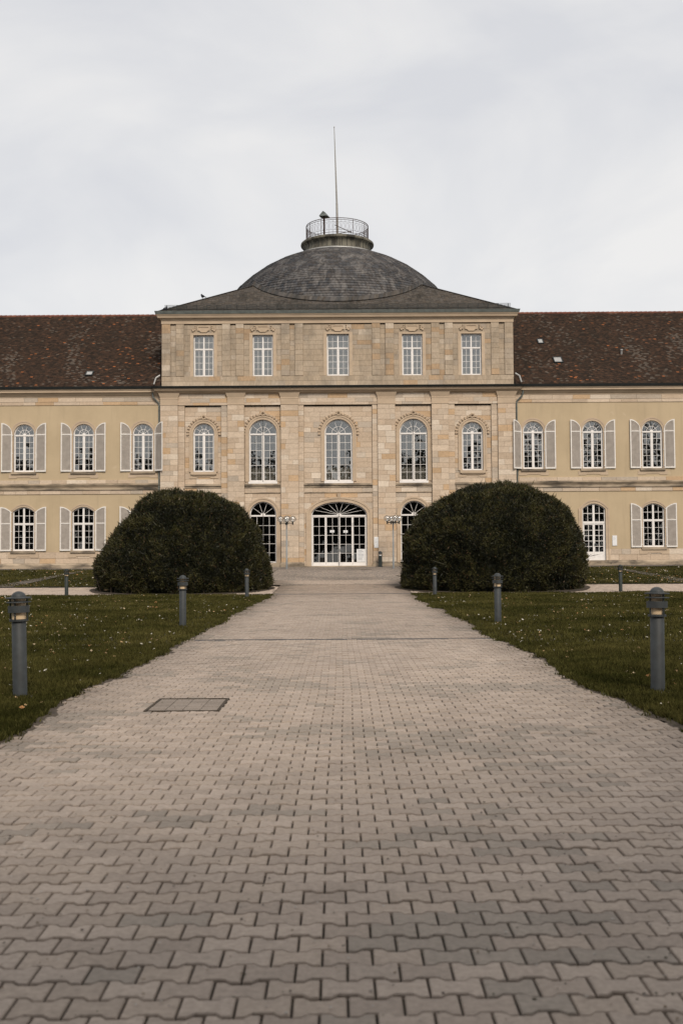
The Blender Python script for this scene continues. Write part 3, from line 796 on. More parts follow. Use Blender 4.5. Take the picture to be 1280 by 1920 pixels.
for s in (-1, 1):      # flanks and back of the body
    xa, xb = (HWD - 0.45, HWD - 0.02) if s > 0 else (-HWD + 0.02, -HWD + 0.45)
    back.box(xa, xb, 0.451, DEPTH, -0.3, 16.9)
back.box(-HWD + 0.451, HWD - 0.451, DEPTH - 0.45, DEPTH - 0.01, -0.3, 16.9)
back.box(-HWD + 0.05, HWD - 0.05, 0.30, 0.62, 11.72, 12.26)
wall = back.build('wall', 'joint', pav)
mas = Masonry(wall)
for r in regs: mas.region(r[0], r[1], r[2], r[3], r[4], low_ops, PAL_S)
mas.region(-HWD, HWD, 11.08, 11.36, -0.03, [], PAL_S, hmin=0.25, hmax=0.3, wmin=0.9, wmax=1.6)
mas.region(-HWD, HWD, 10.90, 11.08, -0.045, [], PAL_S, hmin=0.15, hmax=0.2, wmin=0.9, wmax=1.6)
mas.region(-HWD, HWD, 11.36, 11.72, -0.02, [], PAL_S, hmin=0.3, hmax=0.4, wmin=0.9, wmax=1.6)
for r in aregs: mas.region(r[0], r[1], r[2], r[3], r[4], aw, PAL_T, top=True)
mas.finish()

# plinth, mouldings and ledges
for s in (-1, 1):
    def rx(a, b): return (a, b) if s > 0 else (-b, -a)
    for a, b in ((10.30, HWD), (6.29, 7.84), (2.30, 3.84)):
        m = MB(); x0, x1 = rx(a, b); m.fbox(x0, x1, Y_PIL - 0.03, 0.2, -0.3, 0.26, 0.03, 0.03); m.fbox(x0, x1, Y_PIL - 0.03, 0.2, 0.26, 0.32, 0.03, -0.02); m.build('plinth', 'stained', pav)
    m = MB(); x0, x1 = rx(7.84, 10.30); m.box(x0, x1, Y_PAN - 0.06, 0.3, -0.3, 0.32); m.build('plinth', 'stained', pav)
    m = MB(); x0, x1 = rx(3.84, 6.29); m.box(x0, x1, Y_PAN - 0.10, 0.3, -0.3, 0.28); m.build('plinth', 'stained', pav)
for s in (-1, 1):
    def rx(a, b): return (a, b) if s > 0 else (-b, -a)
    for a, b in ((7.84, 10.30), (3.84, 6.29)):
        m = MB(); x0, x1 = rx(a, b); m.box(x0, x1, Y_PAN - 0.19, 0.3, 5.47, 5.60); m.fbox(x0, x1, Y_PAN - 0.11, 0.3, 5.32, 5.47); m.box(x0, x1, Y_PAN - 0.10, 0.3, 4.97, 5.02); m.build('sill_course', 'stained', pav)
m = MB(); m.box(-2.3, 2.3, Y_PAN - 0.19, 0.3, 5.47, 5.60); m.box(-2.3, 2.3, Y_PAN - 0.11, 0.3, 5.32, 5.47); m.box(-2.3, 2.3, Y_PAN - 0.10, 0.3, 4.97, 5.02)
m.build('sill_course', 'stained', pav)
for s in (-1, 1):
    def rx(a, b): return (a, b) if s > 0 else (-b, -a)
    for a, b in ((10.73, HWD), (6.29, 7.41), (2.66, 3.84)):
        m = MB(); x0, x1 = rx(a, b)
        m.fbox(x0, x1, Y_PIL, 0, 11.40, 11.72, 0.0, 0.12); m.box(x0 - 0.02, x1 + 0.02, Y_PIL - 0.02, 0, 11.32, 11.40); m.box(x0, x1, Y_PIL - 0.004, 0, 10.90, 11.32); m.box(x0 - 0.02, x1 + 0.02, Y_PIL - 0.025, 0, 10.92, 10.98); m.build('capital', 'mould', pav)
m = MB()
m.fbox(-HWD, HWD, -0.05, 0.6, 11.66, 11.74, 0.0, 0.04); m.fbox(-HWD, HWD, -0.05, 0.6, 11.74, 11.86, 0.16, 0.26); m.fbox(-HWD, HWD, -0.05, 0.6, 11.86, 11.97, 0.34, 0.40); m.fbox(-HWD, HWD, -0.05, 0.6, 11.97, 12.0, 0.42, 0.42)
m.build('cornice', 'mould', pav)
m = MB(); m.fbox(-HWD, HWD, -0.08, 0.5, 12.00, 12.135, 0.44, 0.52); m.build('gutter', 'darkmetal', pav)
m = MB(); m.fbox(-HWD, HWD, -0.08, 0.5, 12.136, 12.26, 0.47, -0.22); m.build('ledge_flashing', 'zinc', pav)
m = MB()
m.fbox(-11.88, 11.88, A0 - 0.06, DEPTH - .3, 16.49, 16.71, 0.03, 0.03); m.fbox(-11.88, 11.88, A0 - 0.06, DEPTH - .3, 16.71, 16.86, 0.05, 0.12)
m.fbox(-11.88, 11.88, A0 - 0.06, DEPTH - .3, 16.86, 17.02, 0.24, 0.30); m.fbox(-11.88, 11.88, A0 - 0.06, DEPTH - .3, 17.02, 17.10, 0.32, 0.36)
m.build('attic_cornice', 'mould', pav)
m = MB(); m.fbox(-11.88, 11.88, A0 - 0.06, DEPTH - .3, 17.101, 17.30, 0.38, 0.44); m.build('attic_gutter', 'gutter', pav)

# interior shell behind the glass
m = MB()
m.box(-HWD + 0.46, HWD - 0.46, 4.2, 4.3, 0.0, 16.8); m.box(-HWD + 0.46, HWD - 0.46, 0.64, 4.2, 5.0, 5.2); m.box(-HWD + 0.46, HWD - 0.46, 0.64, 4.2, 11.6, 11.8)
m.box(-HWD + 0.46, HWD - 0.46, 0.64, 4.2, -0.1, 0.04)
for x in (-7.2, -2.9, 2.9, 7.2): m.box(x - 0.1, x + 0.1, 0.64, 4.2, 0.04, 16.8)
m.build('inner_wall', 'room', pav)
for o in aw: m = MB(); m.box(o.cx - o.a, o.cx + o.a, A0 + 0.42, A0 + 0.43, o.zb, o.zs); m.build('window_blind', 'curtain', pav)
for o in w2:
    m = MB(); m.box(o.cx - o.a, o.cx + o.a, 0.50, 0.52, o.zb, o.zb + 0.92); m.box(o.cx - o.a, o.cx + o.a, 0.47, 0.50, o.zb + 0.92, o.zb + 0.98)
    for q in (-0.62, 0.62):
        for d in (-1, 1): m.bar((o.cx + q - 0.25 * d, 0.48, o.zb), (o.cx + q + 0.25 * d, 0.48, o.zb + 0.9), 0.018, n=4)
    m.build('inner_balustrade', 'louvre', pav)

def reveal(parent, op, y0, y1, mat='mould'):
    m = MB(); o = op.outline(0.004); n = len(o); m.add([(x, y0, z) for x, z in o] + [(x, y1, z) for x, z in o], [(i, (i + 1) % n, n + (i + 1) % n, n + i) for i in range(n)])
    return m.build('reveal', mat, parent)
for o in w1 + w2:
    window(pav, o, Y_PAN + 0.12, 'arch', rows=6); surround(pav, o, Y_PAN, 0.25, db=0.0); garland(pav, o, Y_PAN); reveal(pav, o, Y_PAN, 0.44)
for o in w1:
    m = MB(); m.box(o.cx - 0.86, o.cx + 0.86, Y_PAN - 0.15, 0.3, 6.24, 6.42); m.fbox(o.cx - 0.72, o.cx + 0.72, Y_PAN - 0.09, 0.3, 6.16, 6.24, 0, 0.06)
    m.prism([(o.cx - 0.97, 5.98), (o.cx - 0.5, 5.98), (o.cx - 0.42, 6.06), (o.cx + 0.42, 6.06), (o.cx + 0.5, 5.98), (o.cx + 0.97, 5.98), (o.cx + 0.97, 6.24), (o.cx - 0.97, 6.24)], Y_PAN - 0.035, 0.3)
    m.build('window_sill', 'mould', pav)
for o in w2:
    m = MB(); m.box(o.cx - 0.97, o.cx + 0.97, Y_PAN - 0.12, 0.3, 5.602, 5.735); m.build('window_sill', 'white', pav)
for o in gw:
    window(pav, o, Y_PAN + 0.10, 'fan', mat='glass_dark'); surround(pav, o, Y_PAN - 0.04, 0.26, db=0.0); reveal(pav, o, Y_PAN - 0.04, 0.44)
for o in gw0:
    window(pav, o, Y_PAN + 0.10, 'fan', mat='glass_dark'); surround(pav, o, Y_PAN - 0.04, 0.26, db=0.0)
for o in aw:
    window(pav, o, A0 + 0.14, 'rect', rows=4); reveal(pav, o, A0, A0 + 0.6)
    # flat architrave and carved cartouche
    m = MB(); a, cx, zt = o.a, o.cx, o.zs
    m.ring([(cx + a, o.zb), (cx + a, zt), (cx - a, zt), (cx - a, o.zb)], [(cx + a + .22, o.zb), (cx + a + .22, zt + .12), (cx - a - .22, zt + .12), (cx - a - .22, o.zb)], A0 - 0.04, A0 + 0.2, closed=False)
    m.build('window_surround', 'mould', pav)
    m = MB(); zc = zt + 0.40
    k = 0.42
    sh = [(-k, zc + .2), (-k, zc - .1), (-k + .12, zc - .1), (-k + .24, zc - .22), (k - .24, zc - .22), (k - .12, zc - .1), (k, zc - .1), (k, zc + .2)]
    sh = [(cx + x, z) for x, z in sh]; sm = [(cx + (x - cx) * 0.8, zc + (z - zc) * 0.72) for x, z in sh]
    m.ring(sh, sm, A0 - 0.075, A0 + 0.05); m.prism(sm, A0 - 0.035, A0 + 0.05)
    for q in (-1, 1):
        for (dx, dz, r) in ((0.56, 0.20, 0.05), (0.57, 0.08, 0.055), (0.60, -0.04, 0.075), (0.72, -0.10, 0.085), (0.78, -0.02, 0.06), (0.74, 0.05, 0.04)):
            m.ball((cx + q * dx, A0 - 0.04, zc + dz), r, 0.06, r, 7, 5)
    m.build('carved_cartouche', 'mould', pav)

# glazed entrance
ent_d = link('entrance_door', bpy.data.meshes.new('entrance_door'), pav)
f = MB(); bars = MB(); yd = Y_PAN + 0.10; fw = 0.075; cx, a = door.cx, door.a; gy = yd + 0.045
f.ring(door.outline(0), door.outline(-fw), yd, yd + 0.09); f.box(cx - a + fw, cx + a - fw, yd - 0.02, yd + 0.088, door.zs - 0.10, door.zs)
ri = a - fw; sx = (door.b - fw) / ri; angs = [math.pi * k / 9 for k in range(10)]
f.prism([(cx + 0.15 * math.cos(t), door.zs + 0.13 * math.sin(t)) for t in [math.pi * k / 8 for k in range(9)]], yd + 0.01, yd + 0.085)
angs = [0] + [R(t) for t in (24, 43, 66, 82, 98, 114, 137, 156)] + [math.pi]
for t in angs[1:-1]:
    c_, s_ = math.cos(t), math.sin(t); x1_, z1_ = cx + ri * c_, door.zs + ri * sx * s_; x0_, z0_ = cx + .12 * c_, door.zs + .1 * s_
    L_ = math.hypot(x1_ - x0_, z1_ - z0_); px, pz = -(z1_ - z0_) / L_ * .009, (x1_ - x0_) / L_ * .009
    bars.prism([(x0_ - px, z0_ - pz), (x1_ - px, z1_ - pz), (x1_ + px, z1_ + pz), (x0_ + px, z0_ + pz)], gy - 0.02, gy + 0.02)
for t0, t1 in zip(angs[:-1], angs[1:]):
    sub = [t0 + (t1 - t0) * q / 3 for q in range(4)]
    add_pane(ent_d, [(cx + .1 * math.cos(t0), door.zs + .08 * math.sin(t0))] + [(cx + ri * math.cos(t), door.zs + ri * sx * math.sin(t)) for t in sub] + [(cx + .1 * math.cos(t1), door.zs + .08 * math.sin(t1))], gy, 'glass_dark', 0.02)
xs = [cx - a + fw + (2 * (a - fw)) * k / 4 for k in range(5)]; zt = door.zs - 0.10
for k in range(4):
    xa, xb = xs[k] + 0.006, xs[k + 1] - 0.006
    f.ring([(xa, 0.08), (xb, 0.08), (xb, zt), (xa, zt)], [(xa + .06, .30), (xb - .06, .30), (xb - .06, zt - .05), (xa + .06, zt - .05)], yd + 0.008 + 0.003 * (k % 2), yd + 0.08)
    grid_panes(ent_d, bars, door, xa + .06, xb - .06, 0.30, zt - .05, 2, 5, gy, 0.022, 'glass_dark')
ent_d.data = f.mesh('entrance_door', 'white'); bars.build('glazing_bars', 'white', ent_d)
m = MB()
for dx in (-0.06, 0.06): m.box(cx + dx - 0.02, cx + dx + 0.02, yd - 0.03, yd + 0.01, 1.02, 1.22); m.bar((cx + dx, yd - 0.06, 1.12), (cx + dx * 3, yd - 0.06, 1.12), 0.012)
m.build('door_handle', 'galv', ent_d)
m = MB(); m.box(xs[3] - .02, xs[3] + .02, yd - .02, yd + .01, 2.75, 2.95); m.box(xs[3] - .02, xs[3] + .02, yd - .02, yd + .01, .5, .75); m.build('hinge', 'galv', ent_d)
surround(pav, door, Y_PAN - 0.04, 0.33, db=0.0, proud=(0.05, 0.085)); reveal(pav, door, Y_PAN - 0.04, 0.44)
m = MB(); m.fbox(cx - 0.12, cx + 0.12, Y_PAN - 0.17, 0.3, door.top + 0.30, door.top + 0.56, -0.03, 0.02); m.build('keystone', 'mould', pav)
m = MB(); m.box(cx - 2.3, cx + 2.3, -0.42, 0.22, -0.3, 0.055); m.build('door_step', 'stained', pav)
# notices on and behind the door glass
for nm, xc, zc, ww, hh, lab in (('door_notice', xs[1] + 0.42, 2.38, 0.29, 0.16, 'small white notice on left leaf of the glazed entrance'), ('door_notice', xs[2] + 0.42, 2.36, 0.29, 0.16, 'small white notice on right leaf of the glazed entrance'), ('poster', xs[4] - 0.35, 0.75, 0.56, 0.86, 'large pale poster low behind the right entrance pane')):
    t = thing(nm, lab, 'notice' if nm != 'poster' else 'poster', (BX + xc, D + gy - 0.02, ZG + zc))
    m = MB(); m.box(-ww / 2, ww / 2, -0.004, 0.004, -hh / 2, hh / 2); m.build('sheet', 'paper', t)
    m = MB()
    for q in range(3 if nm != 'poster' else 8):
        zz = hh / 2 - hh * (q + 1) / (4 if nm != 'poster' else 9.5); m.box(-ww * .36, ww * random.uniform(.1, .36), -0.0065, -0.0045, zz - hh * .02, zz + hh * .02)
    m.build('printed_lines', 'print', t)

# pavilion roof, slates, dome
RS = 0.54; EZ = 17.20; EY = A0 - 0.40; EX = 12.22
def roof_z(d): return EZ + RS * d                    # d = distance in from the eaves
PROF = [(10.25, 17.75), (9.95, 18.35), (9.55, 19.0), (9.05, 19.75), (8.50, 20.50), (7.85, 21.32), (7.0, 22.10), (5.95, 22.88), (4.85, 23.50), (3.85, 23.93), (3.0, 24.22)]
def dome_r(z):
    for (r0, z0), (r1, z1) in zip(PROF[:-1], PROF[1:]):
        if z0 <= z <= z1: return r0 + (r1 - r0) * (z - z0) / (z1 - z0)
    return 11.0 if z < PROF[0][1] else 0.0
roof = MB(); n = EX
apexd = 9.0
c = [(-EX, EY), (EX, EY), (EX, DEPTH + .3), (-EX, DEPTH + .3)]; t_ = [(-EX + apexd, EY + apexd), (EX - apexd, EY + apexd), (EX - apexd, DEPTH + .3 - apexd), (-EX + apexd, DEPTH + .3 - apexd)]
roof.add([(x, y, EZ) for x, y in c] + [(x, y, roof_z(apexd)) for x, y in t_], [(0, 1, 5, 4), (1, 2, 6, 5), (2, 3, 7, 6), (3, 0, 4, 7), (4, 5, 6, 7), (0, 3, 2, 1)])
roofo = roof.build('roof', 'underlay', pav)
def slate_tone(base, sp): 
    b = random.uniform(1 - sp, 1 + sp); w_ = random.uniform(-0.012, 0.012); return (base[0] * b + w_ * .5, base[1] * b, base[2] * b - w_ * .5)
def slates_on_plane(P0, U, W, N, u0f, u1f, L, tw, th, tonef, thick=0.012, lift=0.03, keep=None, tip=0.0):
    """courses of overlapping plates; P0 origin at eaves, U along, W up the slope, N normal"""
    vs = []; ts = []; nrow = int(L / th)
    for j in range(nrow):
        s0 = j * th; a, b = u0f(s0), u1f(s0); u = a - (tw / 2 if j % 2 else 0) - random.uniform(0, 0.02)
        while u < b:
            x0, x1 = max(u, a), min(u + tw, b); u += tw
            if x1 - x0 < 0.03: continue
            if keep and not keep((x0 + x1) / 2, s0): continue
            o1, o2 = random.uniform(-.004, .004), random.uniform(0, 0.006)
            q = []
            for uu, ss, nn in ((x0 + .003, s0 + o1, lift + o2), (x1 - .003, s0 + o1, lift + o2), (x1 - .003, s0 + th * 1.12, 0.006), (x0 + .003, s0 + th * 1.12, 0.006), (x0 + .003, s0 + o1, lift + o2 - thick - .012), (x1 - .003, s0 + o1, lift + o2 - thick - .012)):
                q.append(P0 + U * uu + W * ss + N * nn)
            vs += q; t = tonef((P0 + U * x0 + W * s0)); ts += [t] * 6
    vs = np.array([tuple(p) for p in vs]); k = np.arange(len(vs) // 6)[:, None] * 6
    return vs, np.concatenate([k + np.array([[0, 1, 2, 3]]), k + np.array([[4, 5, 1, 0]])]), np.array(ts)
nrm = Vector((0, -RS, 1)).normalized(); upv = Vector((0, 1, RS)).normalized(); SL = math.hypot(1, RS)
def in_dome_keep(u, s):
    d = s / SL; y = EY + d; x = u
    return math.hypot(x, y - CYD) > dome_r(roof_z(d)) - 0.25
v, f_, ts = slates_on_plane(Vector((0, EY, EZ)), Vector((1, 0, 0)), upv, nrm, lambda s: -EX + s / SL, lambda s: EX - s / SL, 8.6 * SL, 0.24, 0.13, lambda p: slate_tone((0.10, 0.088, 0.077), 0.34), keep=in_dome_keep)
link('slate_courses', np_mesh('slate_courses', v, f_, 'slate_roof', ts), roofo, kind='stuff')
for s in (-1, 1):
    v, f_, ts = slates_on_plane(Vector((s * EX, EY, EZ)), Vector((0, 1, 0)), Vector((-s, 0, RS)).normalized(), Vector((s * RS, 0, 1)).normalized(), lambda q: q / SL, lambda q: 24 - q / SL, 7 * SL, 0.35, 0.2, lambda p: slate_tone((0.10, 0.088, 0.077), 0.34))
    link('slate_courses', np_mesh('slate_courses', v, f_, 'slate_roof', ts), roofo, kind='stuff')
    m = MB(); m.bar((s * EX, EY, EZ + .03), (s * (EX - 8.6), EY + 8.6, roof_z(8.6) + .03), 0.06, n=6); m.build('hip_ridge', 'underlay', roofo)
m = MB(); m.lathe(PROF, 72, (0, CYD, 0)); dome = m.build('dome', 'underlay', pav)
# dome slates laid in rings up the curve
vs = []; ts = []
acc = []; s = 0.0
fine = []
for (r0, z0), (r1, z1) in zip(PROF[:-1], PROF[1:]):
    for q in range(10): fine.append((r0 + (r1 - r0) * q / 10, z0 + (z1 - z0) * q / 10))
fine.append(PROF[-1])
course = 0.20; pts = [fine[0]]; run = 0
for p, q in zip(fine[:-1], fine[1:]):
    run += math.hypot(q[0] - p[0], q[1] - p[1])
    if run >= course: pts.append(q); run = 0
for j in range(len(pts) - 1):
    (r0, z0), (r1, z1) = pts[j], pts[j + 1]
    nl = math.hypot(r1 - r0, z1 - z0); nr, nz = (z1 - z0) / nl, (r0 - r1) / nl; r2, z2 = r1 + (r1 - r0) * .12, z1 + (z1 - z0) * .12
    cnt = max(12, int(2 * math.pi * r0 / 0.27)); ph = random.random()
    for k in range(cnt):
        t0, t1 = 2 * math.pi * (k + ph) / cnt + 0.012 / r0, 2 * math.pi * (k + 1 + ph) / cnt
        L_ = 0.05 + random.uniform(0, .012)
        for t, r, z, l in ((t0, r0, z0, L_), (t1, r0, z0, L_), (t1, r2, z2, .008), (t0, r2, z2, .008), (t0, r0, z0, L_ - .06), (t1, r0, z0, L_ - .06)):
            vs.append(((r + nr * l) * math.cos(t), CYD + (r + nr * l) * math.sin(t), z + nz * l))
        ts += [slate_tone((0.066, 0.064, 0.066), 0.30)] * 6
k = np.arange(len(vs) // 6)[:, None] * 6
link('slate_courses', np_mesh('slate_courses', np.array(vs), np.concatenate([k + np.array([[0, 1, 2, 3]]), k + np.array([[4, 5, 1, 0]])]), 'slate', np.array(ts)), dome, kind='stuff')
# slanted edge slates where the dome meets the roof
m = MB(); prev = None
for k in range(-44, 45):
    t = -math.pi / 2 + k * R(1.05)
    lo, hi = 17.7, 24.0
    for _ in range(40):
        z = (lo + hi) / 2; r = dome_r(z); x, y = r * math.cos(t), CYD + r * math.sin(t)
        d = min(y - EY, EX - abs(x))
        if roof_z(d) > z: lo = z
        else: hi = z
    p = Vector((x, y, z)); out_ = Vector((math.cos(t), math.sin(t), 0))
    if prev is not None:
        q0, o0 = prev; m.cur = slate_tone((0.085, 0.078, 0.072), 0.35)
        h = Vector((0, 0, 0.36)); l1 = 0.075
        m.add([q0 + o0 * .14 + Vector((0, 0, .05)), p + out_ * .14 + Vector((0, 0, .05)), p + out_ * .0 + h + (p - q0) * .7, q0 + o0 * .02 + h + (p - q0) * .7, q0 + o0 * .05 - Vector((0, 0, .03)), p + out_ * .05 - Vector((0, 0, .03))], [(0, 1, 2, 3), (4, 5, 1, 0), (1, 2, 5), (0, 4, 3)])
    prev = (p, out_)
m.build('edge_slates', 'slate_roof', dome, kind='stuff')
# snow guard
m = MB(); y = EY + 0.42; zb = roof_z(0.42)
for q in range(35):
    x = -11.55 + q * 0.68; m.bar((x, y, zb), (x, y - 0.03, zb + 0.36), 0.026, n=4); m.bar((x, y + .25, zb + .12), (x, y, zb + 0.30), 0.014, n=4)
for h in (0.08, 0.15, 0.22, 0.29, 0.36): m.bar((-11.7, y - 0.02, zb + h), (11.75, y - 0.02, zb + h), 0.016, n=4)
m.build('snow_guard', 'darkmetal', pav)

# lantern: flared drum, rim, railing, mast and vent
LC = (0, CYD, 0)
m = MB(); m.lathe([(3.36, 24.06), (3.34, 24.20), (2.95, 24.36), (2.9, 24.1)], 64, LC); m.build('dome_flashing', 'zinc', pav)
m = MB(); m.lathe([(2.70, 24.1), (2.72, 24.45), (2.66, 24.50), (2.62, 24.62), (2.62, 24.80), (2.66, 24.95), (2.74, 25.06), (2.80, 25.10), (2.86, 25.12), (2.88, 25.2), (2.86, 25.28), (2.80, 25.33), (2.45, 25.42), (0.01, 25.46)], 64, LC)
drum = m.build('lantern_drum', 'copper', pav, smooth=True)
m = MB()
for k in range(44):
    t = 2 * math.pi * k / 44; p = [(r * math.cos(t), CYD + r * math.sin(t), z) for r, z in ((2.725, 24.5), (2.64, 24.62), (2.635, 24.8), (2.675, 24.95), (2.75, 25.06))]; m.tube(p, 0.022, 4)
    t += math.pi / 44; m.bar((2.73 * math.cos(t), CYD + 2.73 * math.sin(t), 24.2), (2.735 * math.cos(t), CYD + 2.735 * math.sin(t), 24.47), 0.014, n=4)
m.build('standing_seam', 'darkmetal', drum, kind='stuff')
rail = MB(); RR = 2.44; Z0, Z1 = 25.42, 26.68
def cp(t, z, r=RR): return (r * math.cos(t), CYD + r * math.sin(t), z)
NS = 96
for z, r in ((Z1, .026), (Z1 - 0.14, .018), (Z0 + 0.16, .02), (Z1 - 0.30, .011), (Z0 + .34, .011)):
    rail.tube([cp(2 * math.pi * k / NS, z) for k in range(NS + 1)], r, 4)
for k in range(48):
    t = 2 * math.pi * k / 48; main = k % 4 == 0
    rail.bar(cp(t, Z0 - .05), cp(t, Z1), 0.03 if main else 0.012, n=4)
    tm = t + math.pi / 48     # oval scrolls between the bars
    rail.tube([cp(tm + 0.038 * math.cos(q * math.pi / 4), (Z0 + Z1) / 2 + 0.0 + 0.27 * math.sin(q * math.pi / 4)) for q in range(9)], 0.010, 3)
    rail.tube([cp(tm + 0.02 * math.cos(q * math.pi / 3), (Z1 - 0.07) + 0.05 * math.sin(q * math.pi / 3)) for q in range(7)], 0.006, 3)
rail.build('railing', 'rust', pav)
m = MB(); m.bar((0.03, CYD, 25.4), (-0.02, CYD, 28.6), 0.11, 0.085, 10); m.bar((-0.02, CYD, 28.6), (-0.19, CYD, 34.7), 0.075, 0.025, 8); m.ball((-0.19, CYD, 34.72), .05, .05, .05, 8, 5)
m.bar((0.06, CYD - .1, 25.4), (0.02, CYD - .1, 27.4), 0.035, n=6); m.build('flagpole', 'mast', pav)
m = MB(); m.bar((-.2, CYD - 1.2, 26.5), (1.1, CYD - 1.2, 25.9), .03, n=4); m.bar((-1.3, CYD - 1.0, 25.6), (1.1, CYD - 1.2, 26.0), .03, n=4); m.bar((1.1, CYD - 1.2, 26.0), (1.1, CYD - 1.2, 25.4), .03, n=4); m.build('hatch_frame', 'rust', pav)
m = MB(); m.bar((-1.0, CYD - 1.6, 25.4), (-1.0, CYD - 1.6, 27.05), 0.075, n=10); vent = m.build('vent_pipe', 'rust', pav)
m = MB(); yv = CYD - 1.6
m.add([(-1.40, yv - .30, 27.0), (-0.80, yv - .42, 27.0), (-0.52, yv + .22, 27.0), (-1.22, yv + .34, 27.0), (-1.10, yv - .12, 27.45), (-0.92, yv + .02, 27.38)], [(0, 1, 5, 4), (1, 2, 5), (2, 3, 4, 5), (3, 0, 4), (0, 3, 2, 1)])
m.build('vent_hood', 'gutter', vent)
for s in (-1, 1):   # downpipes in the corners
    m = MB(); xw = 12.02
    m.tube([(s * 12.25, 0.0, 12.0), (s * 12.45, -0.1, 11.75), (s * 12.40, -0.05, 11.45), (s * xw, 0.07, 11.05), (s * xw, 0.07, 0.0)], 0.055, 8)
    for z in (2.5, 5.4, 8.2, 10.6): m.bar((s * xw, 0.07, z), (s * xw, 0.07, z + 0.05), 0.072, n=8)
    m.build('downpipe', 'gutter', pav)
    m = MB(); m.tube([(s * 11.95, -0.05, 12.95), (s * 12.2, -0.2, 12.75), (s * 12.32, -0.3, 12.3)], 0.05, 8); m.build('spout', 'zinc', pav)

# ------------------------------------------------------------------ wings
WY = 0.16        # wing front stands a little behind the pavilion
def shutter_mesh(w_, zb, zs, top, seg):
    """one leaf, hinge at x=0, opening to +x; outer side tall"""
    n = 12
    def tz(x):       # x from hinge; hinge edge low like the arch springing, outer edge at crown
        u = 1 - x / w_
        return zs + (top - zs) * (math.sqrt(max(0, 1 - u * u)) if not seg else (1 - u * u))
    xs = [w_ * (1 - math.cos(math.pi / 2 * k / n)) for k in range(n + 1)] if not seg else [w_ * k / n for k in range(n + 1)]
    outl = [(0, zb), (w_, zb)] + [(x, tz(x)) for x in xs[::-1]]
    fr = 0.075
    inn = [(fr, zb + .09), (w_ - fr, zb + .09)] + [(min(max(x, fr), w_ - fr), max(zs - .0 if False else tz(x) - fr, zs - fr)) for x in xs[::-1]]
    m = MB(); m.ring(outl, inn, 0, 0.045)
    zm = zs - 0.02 if not seg else zb + (top - zb) * 0.62
    m.box(fr - .01, w_ - fr + .01, 0.001, 0.044, zm - .03, zm + .03)
    for z in (zb + .18, (zb + zs) / 2, zs - .05): m.box(-0.05, 0.03, 0.012, 0.034, z - .025, z + .025)
    f = m.mesh('shutter', 'shutter'); l = MB(); z = zb + .10
    while z < top - .09:
        # slat length limited by the curved top
        x0 = fr
        if z + .05 > zs:
            lo, hi = 0.0, w_
            for _ in range(20):
                mid = (lo + hi) / 2
                if tz(mid) < z + .06 + fr * .6: lo = mid
                else: hi = mid
            x0 = max(fr, hi)
        if w_ - fr - x0 > .03:
            o = random.uniform(-.003, .003)
            l.add([(x0, .004 + o, z + .050), (w_ - fr, .004, z + .050 + o), (w_ - fr, .036, z), (x0, .036, z), (x0, .004 + o, z + .040), (w_ - fr, .004, z + .040 + o), (w_ - fr, .036, z - .008), (x0, .036, z - .008)],
                  [(0, 1, 2, 3), (7, 6, 5, 4), (4, 5, 1, 0), (3, 2, 6, 7)])
        z += 0.068
    l.add([(fr, .042, zb + .09), (w_ - fr, .042, zb + .09), (w_ - fr, .042, top - .1), (w_ * .45, .042, zs + (top - zs) * .5), (fr, .042, zs - .08)], [(0, 1, 2, 3, 4)])
    return f, l.mesh('louvre_slats', 'louvre')
up_sh = shutter_mesh(0.72, 6.50, 9.02, 9.80, False)
gr_sh = shutter_mesh(0.72, 1.18, 3.82, 4.14, True)
def put_shutters(parent, op, meshes, angs=(0.06, 0.06)):
    for s, an in zip((-1, 1), angs):
        o = link('shutter', meshes[0], parent, (op.cx + s * (op.a + 0.085), WY - 0.07, 0)); o.scale = (s, 1, 1); o.rotation_euler = (0, 0, -s * an)
        c = link('louvre_slats', meshes[1], o, kind='stuff')

